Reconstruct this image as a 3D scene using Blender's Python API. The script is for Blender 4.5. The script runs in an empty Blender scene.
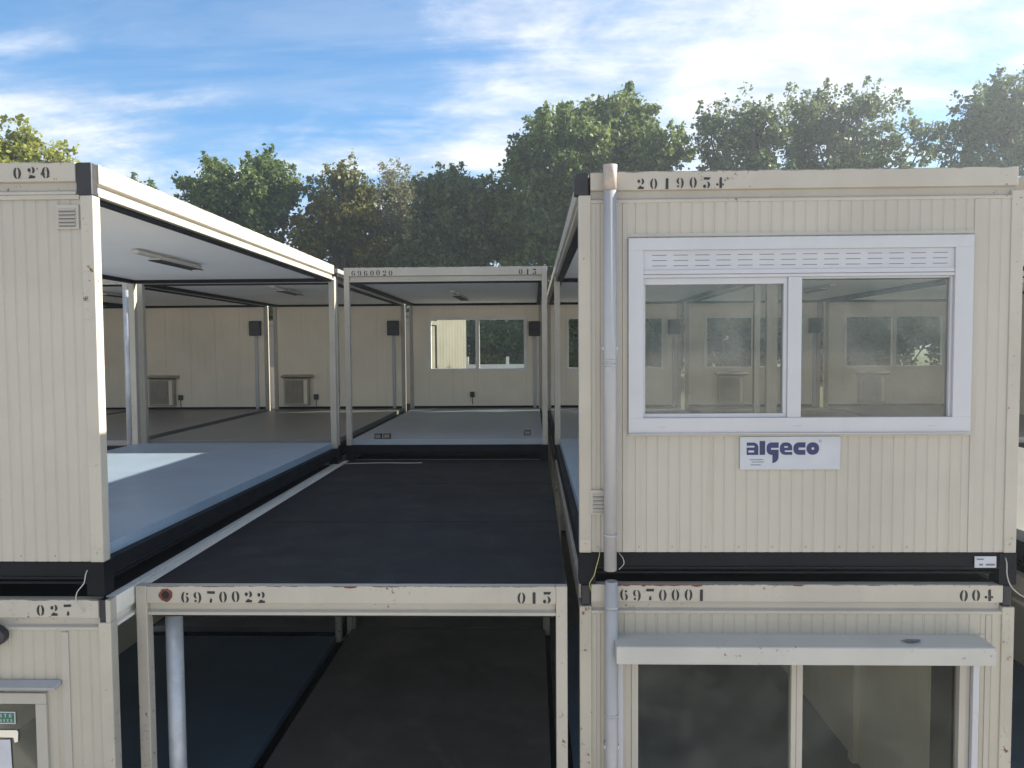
import bpy, math, random
import numpy as np
from mathutils import Vector, Matrix
R = math.radians
random.seed(7)
sc = bpy.context.scene
COL = sc.collection
EYE = 4.492                      # eye height above the yard

# ------------------------------------------------------------------ camera
cam_data = bpy.data.cameras.new("camera")
cam = bpy.data.objects.new("camera", cam_data)
COL.objects.link(cam)
sc.camera = cam
cam_data.sensor_width = 36.0
cam_data.lens = 36.0 * 759.68 / 1024.0
cam_data.clip_start = 0.05
cam_data.clip_end = 3000
yaw, pit, rol = 0.0277, 0.0475, 0.0070
cy, sy, cp, sp, cr, sr = math.cos(yaw), math.sin(yaw), math.cos(pit), math.sin(pit), math.cos(rol), math.sin(rol)
xv = Vector((cy, sy, 0)); yv = Vector((-sy, cy, 0)); zv = Vector((0, 0, 1))
dv = cp * yv - sp * zv
uv = cp * zv + sp * yv
right = cr * xv - sr * uv
up = sr * xv + cr * uv
m = Matrix((right, up, -dv)).transposed().to_4x4()
m.translation = Vector((0, 0, EYE))
cam.matrix_world = m

# ------------------------------------------------------------------ sky, sun, exposure
SUN = Vector((5.03, 1.55, 2.75)).normalized()
sun_el = math.asin(SUN.z)
sun_az = math.atan2(SUN.x, SUN.y)
sun_data = bpy.data.lights.new("sun", 'SUN')
sun_data.energy = 5.0
sun_data.angle = R(0.5)
sun_data.color = (1.0, 0.90, 0.74)
sun = bpy.data.objects.new("sun", sun_data)
COL.objects.link(sun)
sun.rotation_euler = (-SUN).to_track_quat('-Z', 'Y').to_euler()
sun.location = (30, 8, 25)

world = bpy.data.worlds.new("World")
sc.world = world
world.use_nodes = True
wt = world.node_tree
wt.nodes.clear()

class NT:
    """tiny node-tree helper"""
    def __init__(self, tree): self.t = tree
    def n(self, kind, **kw):
        nd = self.t.nodes.new(kind)
        for k, v in kw.items():
            if k == 'ins':
                for i, val in v.items():
                    if hasattr(val, 'links') or isinstance(val, bpy.types.NodeSocket):
                        self.t.links.new(val, nd.inputs[i])
                    else:
                        nd.inputs[i].default_value = val
            else:
                setattr(nd, k, v)
        return nd
    def math(self, op, a, b=0.0, clamp=False):
        return self.n('ShaderNodeMath', operation=op, use_clamp=clamp, ins={0: a, 1: b}).outputs[0]
    def ramp(self, fac, lo, hi):
        return self.n('ShaderNodeMapRange', interpolation_type='SMOOTHSTEP', ins={0: fac, 1: lo, 2: hi, 3: 0.0, 4: 1.0}).outputs[0]
    def mix(self, fac, a, b):
        nd = self.n('ShaderNodeMix', data_type='RGBA')
        for s, v in ((nd.inputs[0], fac), (nd.inputs[6], a), (nd.inputs[7], b)):
            if isinstance(v, bpy.types.NodeSocket): self.t.links.new(v, s)
            else: s.default_value = v
        return nd.outputs[2]
    def noise(self, vec, scale, detail=4.0, rough=0.55, dist=0.0):
        return self.n('ShaderNodeTexNoise', ins={'Vector': vec, 'Scale': scale, 'Detail': detail, 'Roughness': rough, 'Distortion': dist}).outputs[0]

w = NT(wt)
SKY_STRENGTH = 0.062
tc = w.n('ShaderNodeTexCoord')
direction = tc.outputs['Generated']
sky = w.n('ShaderNodeTexSky', sky_type='NISHITA')
sky.sun_disc = False
sky.sun_elevation = sun_el
sky.sun_rotation = sun_az
sky.air_density = 1.0; sky.dust_density = 0.25; sky.ozone_density = 2.6
sep = w.n('ShaderNodeSeparateXYZ', ins={0: direction})
zc = w.math('ADD', w.math('MAXIMUM', sep.outputs[2], 0.0), 0.22)
plane = w.n('ShaderNodeCombineXYZ', ins={0: w.math('DIVIDE', sep.outputs[0], zc), 1: w.math('DIVIDE', sep.outputs[1], zc), 2: 0.0}).outputs[0]
mp = w.n('ShaderNodeMapping', ins={'Vector': plane, 'Rotation': (0, 0, R(24)), 'Scale': (0.80, 1.45, 1.0), 'Location': (3.1, 1.7, 0)}).outputs[0]
big = w.noise(mp, 1.15, 9.0, 0.60, 0.5)
mp2 = w.n('ShaderNodeMapping', ins={'Vector': plane, 'Rotation': (0, 0, R(30)), 'Scale': (1.0, 1.35, 1.0), 'Location': (0.7, 2.2, 0)}).outputs[0]
fine = w.noise(mp2, 3.6, 9.0, 0.64, 0.25)
def toward(x, y, z, lo, hi):
    d = Vector((x, y, z)).normalized()
    dot = w.n('ShaderNodeVectorMath', operation='DOT_PRODUCT', ins={0: direction, 1: tuple(d)}).outputs['Value']
    return w.ramp(dot, lo, hi)
cover = w.math('ADD', w.math('MULTIPLY', big, 0.75), w.math('MULTIPLY', fine, 0.50))
cover = w.math('ADD', cover, w.math('MULTIPLY', toward(0.16, 1, 0.33, 0.93, 0.995), 0.17))
cover = w.math('ADD', cover, w.math('MULTIPLY', toward(0.62, 1, 0.34, 0.90, 0.99), 0.13))
cover = w.math('ADD', cover, w.math('MULTIPLY', toward(-0.5, 1, 0.27, 0.972, 0.998), 0.03))
cover = w.math('SUBTRACT', cover, w.math('MULTIPLY', toward(-0.30, 1, 0.42, 0.965, 0.997), 0.10))
cover = w.math('ADD', cover, w.math('MULTIPLY', toward(-0.45, -1, 0.35, -0.1, 0.7), 0.14))  # extra cloud behind the camera, out of view, added to light the shaded fronts
band = w.math('MULTIPLY', w.ramp(sep.outputs[2], 0.31, 0.22), w.ramp(sep.outputs[0], 0.1, -0.15))
cover = w.math('ADD', cover, w.math('MULTIPLY', band, 0.16))
mp3 = w.n('ShaderNodeMapping', ins={'Vector': plane, 'Rotation': (0, 0, R(-9)), 'Scale': (0.55, 2.9, 1.0), 'Location': (1.3, 0.4, 0)}).outputs[0]
wisp = w.noise(mp3, 1.7, 9.0, 0.66, 0.45)
cover = w.math('ADD', cover, w.math('MULTIPLY', w.math('SUBTRACT', wisp, 0.5), 0.42))
mask = w.math('ADD', w.math('MULTIPLY', w.ramp(cover, 0.58, 0.95), 0.80), w.math('MULTIPLY', w.ramp(wisp, 0.36, 0.68), 0.20))
cloud_lum = w.mix(w.ramp(fine, 0.35, 0.7), (4.1, 4.35, 4.7, 1), (6.0, 6.0, 6.1, 1))
back = toward(-0.45, -1, 0.40, -0.25, 0.6)
cloud_lum = w.mix(back, cloud_lum, (7.2, 7.3, 7.4, 1))  # unseen rear clouds brightened to lift the fronts and interiors
sky_col = w.n('ShaderNodeVectorMath', operation='MULTIPLY', ins={0: sky.outputs[0], 1: (0.66, 0.92, 1.05)}).outputs[0]
mixed = w.mix(w.math('MULTIPLY', mask, 0.95), sky_col, cloud_lum)
bg = w.n('ShaderNodeBackground', ins={'Color': mixed, 'Strength': SKY_STRENGTH})
wo = w.n('ShaderNodeOutputWorld', ins={'Surface': bg.outputs[0]})

sc.view_settings.view_transform = 'Standard'
sc.view_settings.look = 'None'
sc.view_settings.exposure = 1.76
sc.view_settings.gamma = 1.0
sc.view_settings.use_curve_mapping = False
sc.render.engine = 'CYCLES'
sc.cycles.max_bounces = 12
sc.cycles.diffuse_bounces = 8
sc.cycles.glossy_bounces = 3
sc.cycles.transparent_max_bounces = 12
sc.cycles.use_denoising = True

# ------------------------------------------------------------------ materials
def new_mat(name):
    mt = bpy.data.materials.new(name)
    mt.use_nodes = True
    mt.node_tree.nodes.clear()
    return mt, NT(mt.node_tree)

def obj_vec(t):
    tcn = t.n('ShaderNodeTexCoord')
    oi = t.n('ShaderNodeObjectInfo')
    off = t.math('MULTIPLY', oi.outputs['Random'], 37.0)
    return t.n('ShaderNodeVectorMath', operation='ADD', ins={0: tcn.outputs['Object'], 1: off}).outputs[0], tcn.outputs['Object']

def surface(name, col, rough=0.5, var=0.06, vscale=2.0, chips=0.0, chip_col=(0.10, 0.045, 0.025, 1), streak=0.0,
            streak_col=(0.25, 0.22, 0.17, 1), bump=0.0, bscale=60, metallic=0.0, spec=0.5, grime_top=0.0, spread=None, rough_var=0.25):
    mt, t = new_mat(name)
    v, raw = obj_vec(t)
    c0 = (col[0], col[1], col[2], 1)
    dk = tuple(x * (1 - 2.2 * var) for x in col) + (1,)
    n1 = t.noise(v, vscale, 6, 0.6)
    c = t.mix(t.ramp(n1, 0.35, 0.7), c0, dk)
    if streak:
        sv = t.n('ShaderNodeMapping', ins={'Vector': v, 'Scale': (14.0, 14.0, 0.7)}).outputs[0]
        s = t.ramp(t.noise(sv, 1.0, 5, 0.62), 0.54, 0.78)
        c = t.mix(t.math('MULTIPLY', s, streak), c, streak_col)
    if spread:
        s = t.ramp(t.noise(v, spread[0], 7, 0.65, 0.6), spread[1], spread[2])
        c = t.mix(t.math('MULTIPLY', s, spread[3]), c, spread[4])
    if chips:
        a = t.noise(v, 26.0, 6, 0.70)
        b = t.noise(v, 1.6, 3, 0.5)
        k = t.ramp(t.math('ADD', a, t.math('MULTIPLY', b, 0.35)), 0.90 - chips, 0.905 - chips)
        c = t.mix(k, c, chip_col)
    if grime_top:
        sz = t.n('ShaderNodeSeparateXYZ', ins={0: raw}).outputs[2]
        ed = t.math('MULTIPLY', t.ramp(sz, 2.812, 2.842), t.math('LESS_THAN', sz, 2.8392))
        a = t.noise(v, 7.0, 8, 0.75)
        k = t.ramp(t.math('MULTIPLY', ed, a), 0.40, 0.50)
        c = t.mix(t.math('MULTIPLY', k, grime_top), c, (0.05, 0.04, 0.035, 1))
    rgh = t.math('ADD', t.math('MULTIPLY', t.noise(v, vscale * 3, 5, 0.6), rough_var), rough - rough_var * 0.5)
    ins = {'Base Color': c, 'Roughness': rgh, 'Metallic': metallic, 'Specular IOR Level': spec}
    if bump:
        bn = t.n('ShaderNodeBump', ins={'Strength': bump, 'Distance': 0.004, 'Height': t.noise(v, bscale, 4, 0.6)})
        ins['Normal'] = bn.outputs[0]
    bs = t.n('ShaderNodeBsdfPrincipled', ins=ins)
    t.n('ShaderNodeOutputMaterial', ins={0: bs.outputs[0]})
    return mt

M = {}
M['clad'] = surface('cream_cladding_paint', (0.378, 0.353, 0.308), 0.5, 0.05, 0.9, chips=0.0, streak=0.35, streak_col=(0.28, 0.245, 0.20, 1), bump=0.12, bscale=25)
M['clad_warm'] = surface('warm_cream_cladding_paint', (0.378, 0.350, 0.292), 0.5, 0.05, 0.9, chips=0.0, streak=0.4, streak_col=(0.28, 0.24, 0.18, 1), bump=0.12, bscale=25)
M['steel'] = surface('cream_steel_paint', (0.385, 0.357, 0.308), 0.45, 0.05, 1.7, chips=0.045, streak=0.18, streak_col=(0.26, 0.225, 0.175, 1), bump=0.15, bscale=30, grime_top=0.9)
M['post'] = surface('cream_post_paint', (0.385, 0.357, 0.308), 0.45, 0.05, 1.7, chips=0.05, streak=0.18, streak_col=(0.26, 0.225, 0.175, 1), bump=0.15, bscale=30)
M['post_worn'] = surface('peeling_cream_post_paint', (0.385, 0.357, 0.300), 0.5, 0.06, 1.7, chips=0.10, streak=0.35, streak_col=(0.24, 0.20, 0.15, 1), bump=0.2, bscale=30)
M['lining'] = surface('cream_inner_lining', (0.82, 0.745, 0.62), 0.6, 0.05, 0.8, streak=0.22, streak_col=(0.44, 0.38, 0.30, 1))
M['ceiling'] = surface('white_ceiling_board', (0.86, 0.86, 0.86), 0.6, 0.02, 0.9, streak=0.05)
M['black'] = surface('dark_underframe_paint', (0.0060, 0.0072, 0.0105), 0.55, 0.15, 2.0, spread=(3.0, 0.55, 0.8, 0.4, (0.018, 0.019, 0.023, 1)), bump=0.2, bscale=40, spec=0.15)
M['notch'] = surface('dark_corner_paint', (0.012, 0.013, 0.018), 0.55, 0.2, 6.0)
M['bitumen'] = surface('dark_roof_sheet', (0.0115, 0.0125, 0.0165), 0.62, 0.2, 0.55, spread=(3.4, 0.44, 0.76, 0.75, (0.028, 0.028, 0.031, 1)), bump=0.5, bscale=7, spec=0.22)
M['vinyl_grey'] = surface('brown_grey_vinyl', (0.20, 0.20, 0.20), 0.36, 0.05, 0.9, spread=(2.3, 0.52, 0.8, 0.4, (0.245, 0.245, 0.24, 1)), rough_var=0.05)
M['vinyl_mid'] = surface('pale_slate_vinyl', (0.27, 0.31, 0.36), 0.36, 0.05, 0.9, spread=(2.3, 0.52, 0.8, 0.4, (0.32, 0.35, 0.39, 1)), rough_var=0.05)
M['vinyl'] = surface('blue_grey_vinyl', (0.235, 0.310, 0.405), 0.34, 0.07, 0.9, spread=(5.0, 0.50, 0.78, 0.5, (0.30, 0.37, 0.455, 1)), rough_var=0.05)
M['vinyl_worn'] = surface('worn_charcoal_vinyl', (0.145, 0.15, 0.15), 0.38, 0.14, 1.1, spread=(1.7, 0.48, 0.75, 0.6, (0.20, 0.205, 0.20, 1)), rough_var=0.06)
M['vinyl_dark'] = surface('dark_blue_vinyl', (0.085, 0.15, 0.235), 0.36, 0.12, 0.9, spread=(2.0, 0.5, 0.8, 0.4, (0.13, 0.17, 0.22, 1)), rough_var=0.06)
M['pvc'] = surface('white_pvc_frame', (0.415, 0.422, 0.450), 0.32, 0.025, 2.5, streak=0.06)
M['pvc_grey'] = surface('grey_pvc_pipe', (0.335, 0.336, 0.350), 0.35, 0.05, 2.0, streak=0.25, streak_col=(0.24, 0.235, 0.24, 1))
M['pipe_tip'] = surface('weathered_pipe_tip', (0.40, 0.34, 0.30), 0.6, 0.15, 9.0)
M['galv'] = surface('galvanised_pipe', (0.42, 0.45, 0.50), 0.42, 0.1, 3.0, metallic=0.25, spread=(9.0, 0.45, 0.7, 0.35, (0.58, 0.6, 0.64, 1)))
M['slit'] = surface('slit_shadow_gap', (0.15, 0.15, 0.16), 0.7)
M['stencil'] = surface('black_stencil_paint', (0.018, 0.018, 0.020), 0.7, 0.2, 20.0, spread=(30, 0.60, 0.72, 0.55, (0.25, 0.22, 0.18, 1)))
M['blue_ink'] = surface('navy_sign_ink', (0.012, 0.016, 0.085), 0.5, 0.03)
M['sign_white'] = surface('white_sign_sheet', (0.39, 0.41, 0.455), 0.35, 0.03, 5.0)
M['ink_grey'] = surface('grey_print', (0.12, 0.12, 0.16), 0.6)
M['charcoal'] = surface('charcoal_plastic', (0.022, 0.023, 0.028), 0.45, 0.1)
M['radiator'] = surface('beige_heater_metal', (0.44, 0.39, 0.31), 0.5, 0.08, 4.0)
M['grille'] = surface('dark_heater_grille', (0.20, 0.175, 0.145), 0.6)
M['lamp_grey'] = surface('grey_lamp_metal', (0.45, 0.45, 0.45), 0.4, 0.08)
M['lamp_lens'] = surface('frosted_lamp_lens', (0.55, 0.55, 0.52), 0.25, 0.05)
M['rust'] = surface('rust_red_stain', (0.17, 0.05, 0.035), 0.8, 0.25, 12.0)
M['hole'] = surface('dark_hole', (0.012, 0.010, 0.010), 0.8)
M['red'] = surface('red_paint_rest', (0.17, 0.02, 0.022), 0.6, 0.2, 12)
M['green'] = surface('green_sign_sheet', (0.012, 0.13, 0.075), 0.4)
M['box_paint'] = surface('cream_white_box_paint', (0.40, 0.395, 0.375), 0.4, 0.05, 2.0, streak=0.2, streak_col=(0.40, 0.40, 0.40, 1), chips=0.03)
M['window_paint'] = surface('white_inner_window_paint', (0.74, 0.73, 0.70), 0.4, 0.04, 2.0)
M['rail'] = surface('skylit_cream_rail_paint', (0.66, 0.635, 0.575), 0.45, 0.05, 1.7, chips=0.03, streak=0.15, streak_col=(0.36, 0.31, 0.24, 1), bump=0.15, bscale=30)  # cream steel paint lightened: skylight on the rail tops put into the colour
M['paper'] = surface('white_paper', (0.50, 0.50, 0.54), 0.7, 0.04, 6)
M['cord_white'] = surface('white_cord', (0.38, 0.37, 0.35), 0.6)
M['cord_yellow'] = surface('yellow_cord', (0.40, 0.36, 0.14), 0.6)
M['silver'] = surface('bare_alu_trim', (0.50, 0.53, 0.58), 0.35, 0.08, 4.0, metallic=0.3)
M['fence'] = surface('white_fence_paint', (0.75, 0.75, 0.73), 0.5)
M['cabin'] = surface('cream_cabin_paint', (0.15, 0.143, 0.122), 0.55, 0.05, 1.0, streak=0.2)

def glass_mat(name, tint, dust, gl=1.0):
    mt, t = new_mat(name)
    v, raw = obj_vec(t)
    tr = t.n('ShaderNodeBsdfTransparent', ins={'Color': tint})
    gs = t.n('ShaderNodeBsdfGlossy', ins={'Color': (0.95, 0.97, 1.0, 1), 'Roughness': 0.02})
    df = t.n('ShaderNodeBsdfDiffuse', ins={'Color': (0.55, 0.55, 0.52, 1)})
    fr = t.n('ShaderNodeFresnel', ins={'IOR': 1.5})
    fac = t.math('MULTIPLY', fr.outputs[0], gl)
    m1 = t.n('ShaderNodeMixShader', ins={0: fac, 1: tr.outputs[0], 2: gs.outputs[0]})
    sm = t.math('MULTIPLY', t.ramp(t.noise(v, 2.2, 6, 0.65), 0.3, 0.8), dust)
    m2 = t.n('ShaderNodeMixShader', ins={0: sm, 1: m1.outputs[0], 2: df.outputs[0]})
    t.n('ShaderNodeOutputMaterial', ins={0: m2.outputs[0]})
    return mt
M['glass'] = glass_mat('dusty_window_glass', (0.80, 0.81, 0.77, 1), 0.17)
M['glass_clear'] = glass_mat('clear_window_glass', (0.88, 0.91, 0.88, 1), 0.015, 0.35)

M['glass_dark'] = glass_mat('dim_window_glass', (0.84, 0.85, 0.80, 1), 0.05, 0.16)

def leaf_mat(name, c1, c2, c3):
    mt, t = new_mat(name)
    g = t.n('ShaderNodeNewGeometry')
    rnd = g.outputs['Random Per Island']
    tcn = t.n('ShaderNodeTexCoord')
    big = t.ramp(t.noise(tcn.outputs['Object'], 0.45, 4, 0.6), 0.38, 0.66)
    c = t.mix(rnd, c1 + (1,), c2 + (1,))
    c = t.mix(t.math('MULTIPLY', big, 0.75), c, c3 + (1,))
    d = t.n('ShaderNodeBsdfPrincipled', ins={'Base Color': c, 'Roughness': 0.55, 'Specular IOR Level': 0.3})
    tl = t.n('ShaderNodeBsdfTranslucent', ins={'Color': c})
    mx = t.n('ShaderNodeMixShader', ins={0: 0.45, 1: d.outputs[0], 2: tl.outputs[0]})
    t.n('ShaderNodeOutputMaterial', ins={0: mx.outputs[0]})
    return mt
M['leaf_green'] = leaf_mat('green_leaves', (0.053, 0.092, 0.026), (0.106, 0.157, 0.044), (0.150, 0.196, 0.053))
M['leaf_dark'] = leaf_mat('dark_leaves', (0.047, 0.082, 0.036), (0.091, 0.131, 0.051), (0.137, 0.164, 0.064))
M['leaf_olive'] = leaf_mat('olive_leaves', (0.073, 0.090, 0.024), (0.125, 0.139, 0.034), (0.191, 0.172, 0.040))
M['leaf_yellow'] = leaf_mat('yellowing_leaves', (0.16, 0.19, 0.035), (0.24, 0.26, 0.05), (0.30, 0.30, 0.06))
M['leaf_bright'] = leaf_mat('bright_bush_leaves', (0.055, 0.095, 0.022), (0.085, 0.125, 0.032), (0.11, 0.145, 0.036))
M['leaf_grey'] = leaf_mat('grey_green_leaves', (0.104, 0.117, 0.065), (0.156, 0.163, 0.091), (0.182, 0.182, 0.111))
M['bark'] = surface('brown_bark', (0.085, 0.065, 0.048), 0.85, 0.2, 6.0, bump=0.8, bscale=12)

def ground_mat():
    mt, t = new_mat('yard_ground')
    tcn = t.n('ShaderNodeTexCoord')
    v = tcn.outputs['Object']
    a = t.mix(t.ramp(t.noise(v, 0.35, 6, 0.6), 0.35, 0.7), (0.50, 0.475, 0.435, 1), (0.40, 0.38, 0.35, 1))
    a = t.mix(t.math('MULTIPLY', t.noise(v, 14.0, 5, 0.7), 0.5), a, (0.54, 0.51, 0.47, 1))
    z = t.n('ShaderNodeSeparateXYZ', ins={0: v}).outputs[2]
    far = t.ramp(t.math('ADD', z, t.noise(v, 0.6, 5, 0.6)), 0.9, 1.5)
    gcol = t.mix(t.noise(v, 1.3, 6, 0.7), (0.045, 0.065, 0.02, 1), (0.11, 0.10, 0.05, 1))
    c = t.mix(far, a, gcol)
    bn = t.n('ShaderNodeBump', ins={'Strength': 0.5, 'Distance': 0.03, 'Height': t.noise(v, 9.0, 6, 0.7)})
    bs = t.n('ShaderNodeBsdfPrincipled', ins={'Base Color': c, 'Roughness': 0.9, 'Normal': bn.outputs[0]})
    t.n('ShaderNodeOutputMaterial', ins={0: bs.outputs[0]})
    return mt
M['ground'] = ground_mat()

# ------------------------------------------------------------------ mesh helpers
class MB:
    def __init__(self): self.v = []; self.f = []; self.mi = []
    def quad(self, pts, mi=0):
        b = len(self.v); self.v += [tuple(p) for p in pts]; self.f.append(tuple(range(b, b + len(pts)))); self.mi.append(mi)
    def box(self, x0, x1, y0, y1, z0, z1, mi=0):
        b = len(self.v)
        self.v += [(x0, y0, z0), (x1, y0, z0), (x1, y1, z0), (x0, y1, z0), (x0, y0, z1), (x1, y0, z1), (x1, y1, z1), (x0, y1, z1)]
        for q in ((0, 3, 2, 1), (4, 5, 6, 7), (0, 1, 5, 4), (1, 2, 6, 5), (2, 3, 7, 6), (3, 0, 4, 7)):
            self.f.append(tuple(b + i for i in q)); self.mi.append(mi)
        return self
    def prism(self, prof, place, t0, t1, mi=0):
        """profile [(a,b)] counter-clockwise, place(a,b,t)->xyz, extruded t0..t1 with caps"""
        b = len(self.v); n = len(prof)
        self.v += [place(a, c, t0) for a, c in prof] + [place(a, c, t1) for a, c in prof]
        for i in range(n):
            j = (i + 1) % n
            self.f.append((b + i, b + j, b + n + j, b + n + i)); self.mi.append(mi)
        self.f.append(tuple(b + i for i in reversed(range(n)))); self.mi.append(mi)
        self.f.append(tuple(b + n + i for i in range(n))); self.mi.append(mi)
        return self
    def poly_xz(self, pts, y0, y1, mi=0):
        return self.prism(pts, lambda a, c, t: (a, t, c), y0, y1, mi)
    def tube(self, path, r, n=12, mi=0, caps=True, r_list=None):
        path = [Vector(p) for p in path]; b0 = len(self.v)
        for i, p in enumerate(path):
            d = (path[min(i + 1, len(path) - 1)] - path[max(i - 1, 0)]).normalized()
            a = d.orthogonal().normalized() if i == 0 else (a_prev - d * a_prev.dot(d)).normalized()
            a_prev = a; c = d.cross(a)
            rr = r_list[i] if r_list else r
            for k in range(n):
                th = 2 * math.pi * k / n
                self.v.append(tuple(p + (a * math.cos(th) + c * math.sin(th)) * rr))
        for i in range(len(path) - 1):
            for k in range(n):
                k2 = (k + 1) % n
                self.f.append((b0 + i * n + k, b0 + i * n + k2, b0 + (i + 1) * n + k2, b0 + (i + 1) * n + k)); self.mi.append(mi)
        if caps:
            self.f.append(tuple(b0 + k for k in reversed(range(n)))); self.mi.append(mi)
            e = b0 + (len(path) - 1) * n
            self.f.append(tuple(e + k for k in range(n))); self.mi.append(mi)
        return self
    def mesh(self, name, mats, smooth=False):
        me = bpy.data.meshes.new(name)
        me.from_pydata(self.v, [], self.f)
        for mt in (mats if isinstance(mats, (list, tuple)) else [mats]): me.materials.append(mt)
        me.polygons.foreach_set('material_index', self.mi)
        if smooth: me.polygons.foreach_set('use_smooth', [True] * len(self.f))
        bmesh_fix(me)
        return me

import bmesh
def bmesh_fix(me):
    bm = bmesh.new(); bm.from_mesh(me)
    bmesh.ops.recalc_face_normals(bm, faces=bm.faces)
    bm.to_mesh(me); bm.free()

def link(name, data, parent=None, loc=(0, 0, 0), rotz=0.0):
    o = bpy.data.objects.new(name, data)
    COL.objects.link(o)
    o.location = loc
    o.rotation_euler = (0, 0, rotz)
    if parent is not None: o.parent = parent
    return o

def tag(o, label=None, cat=None, group=None, kind=None):
    if label: o['label'] = label
    if cat: o['category'] = cat
    if group: o['group'] = group
    if kind: o['kind'] = kind
    return o

def empty(name, loc, rotz=0.0):
    o = bpy.data.objects.new(name, None)
    COL.objects.link(o); o.location = loc; o.rotation_euler = (0, 0, rotz)
    o.empty_display_size = 0.2
    return o

def bevel(o, wdt=0.004, seg=2):
    b = o.modifiers.new('bevel', 'BEVEL'); b.width = wdt; b.segments = seg; b.limit_method = 'ANGLE'; b.angle_limit = R(40)
    return o

CACHE = {}
def part(name, key, fn, mats, parent, loc=(0, 0, 0), bev=0.0, smooth=False):
    if key not in CACHE: CACHE[key] = fn().mesh(name, mats, smooth)
    o = link(name, CACHE[key], parent, loc)
    if bev: bevel(o, bev)
    return o

# ------------------------------------------------------------------ stencil digits
def arc(cx, cz, rx, rz, a0, a1, n=10):
    return [(cx + rx * math.cos(R(a0 + (a1 - a0) * i / n)), cz + rz * math.sin(R(a0 + (a1 - a0) * i / n))) for i in range(n + 1)]
def crescent(cx, cz, rx, rz, a0, a1, thick=0.5):
    return arc(cx, cz, rx, rz, a0, a1) + list(reversed(arc(cx, cz, rx * (1 - thick), rz * 0.97, a0, a1)))
def turn(p): return [(0.64 - a, 1.0 - c) for a, c in p]
DIG = {
    '0': [crescent(.32, .5, .33, .5, 108, 252, .58), crescent(.32, .5, .33, .5, -72, 72, .58)],
    '1': [[(.20, 0), (.45, 0), (.45, 1), (.25, 1), (.20, .93)]],
    '2': [crescent(.32, .70, .32, .30, -62, 66, .62), arc(.14, .72, .13, .17, 0, 350, 10), [(.05, 0), (.62, 0), (.62, .20), (.44, .20), (.36, .29), (.24, .29), (.05, .09)]],
    '4': [[(.30, 0), (.52, 0), (.52, 1), (.36, 1), (.30, .90)], arc(.10, .34, .12, .11, 0, 350, 10), [(.56, .24), (.68, .24), (.70, .36), (.64, .44), (.56, .44)]],
    '5': [[(.07, .78), (.60, .78), (.70, 1.0), (.07, 1.0)], crescent(.32, .30, .34, .32, -70, 74, .60), arc(.14, .17, .14, .16, 0, 350, 10)],
    '6': [crescent(.32, .5, .33, .5, 108, 252, .58), crescent(.34, .30, .31, .30, -75, 78, .60), arc(.50, .80, .10, .10, 0, 350, 10)],
    '7': [[(.02, .78), (.66, .78), (.70, 1.0), (.02, 1.0)], [(.24, 0), (.44, 0), (.47, .26), (.36, .40), (.28, .26)]],
}
DIG['9'] = [turn(p) for p in DIG['6']]
def stencil(text, height, pitch):
    mb = MB()
    rr = random.Random(text)
    for i, ch in enumerate(text):
        dz = rr.uniform(-.04, .04) * height
        for p in DIG[ch]:
            mb.poly_xz([(i * pitch + a * height, c * height + dz) for a, c in p], -0.0015, 0.0015)
    return mb

# ------------------------------------------------------------------ portable office modules
W, L, H = 2.99, 6.0, 2.840
STOREY = 2.843
RIB = 0.0767

def beam_profile(hh=0.0):
    # (depth inward from the outer face, local z): fascia, recessed groove, lip
    return [(0.0, 2.716), (0.0, H), (0.075, H), (0.075, 2.630), (0.004, 2.630), (0.004, 2.652), (0.020, 2.657), (0.036, 2.664), (0.036, 2.712)]

def beam_front(x0, x1, back=False):
    mb = MB(); p = beam_profile()
    if back: mb.prism(p, lambda a, c, t: (t, L - a, c), x0, x1)
    else: mb.prism(p, lambda a, c, t: (t, a, c), x0, x1)
    return mb
def beam_side(y0, y1, rgt=False):
    mb = MB(); p = beam_profile()
    if rgt: mb.prism(p, lambda a, c, t: (W - a, t, c), y0, y1)
    else: mb.prism(p, lambda a, c, t: (a, t, c), y0, y1)
    return mb

def base_frame_mesh():
    mb = MB()
    prof = [(0.05, 0.060), (0.10, 0.060), (0.10, 0.218), (0.010, 0.218), (0.010, 0.125), (0.002, 0.122), (0.002, 0.108), (0.075, 0.104), (0.075, 0.078), (0.05, 0.076)]
    e = 0.004
    mb.prism(prof, lambda a, c, t: (t, a, c), e, W - e)
    mb.prism(prof, lambda a, c, t: (t, L - a, c), e, W - e)
    for i in (0, 1):
        mb.prism(prof, (lambda a, c, t: (a, t, c)) if i == 0 else (lambda a, c, t: (W - a, t, c)), 0.102, L - 0.102)
    for px in (0, W - 0.11):
        for py in (0, L - 0.11):
            mb.box(px - 0.003, px + 0.113, py - 0.003, py + 0.113, 0.0, 0.217)
    return mb

def ribbed(mb, x0, x1, z0, z1, y, mi=0, flip=1):
    """vertical shallow ribs between x0 and x1, outer face at y, grooves 5 mm in"""
    xs = [x0]
    k = math.floor(x0 / RIB)
    while k * RIB < x1 + RIB:
        for d, in ((-0.009,), (-0.004,), (0.004,), (0.009,)):
            xx = k * RIB + d
            if x0 < xx < x1: xs.append(xx)
        k += 1
    xs.append(x1); xs = sorted(xs)
    def depth(xx):
        d = abs((xx / RIB + 0.5) % 1.0 - 0.5) * RIB
        return 0.0042 if d < 0.0055 else 0.0
    for a, b in zip(xs[:-1], xs[1:]):
        ya, yb = y + flip * depth(a), y + flip * depth(b)
        mb.quad([(a, ya, z0), (b, yb, z0), (b, yb, z1), (a, ya, z1)], mi)

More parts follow.
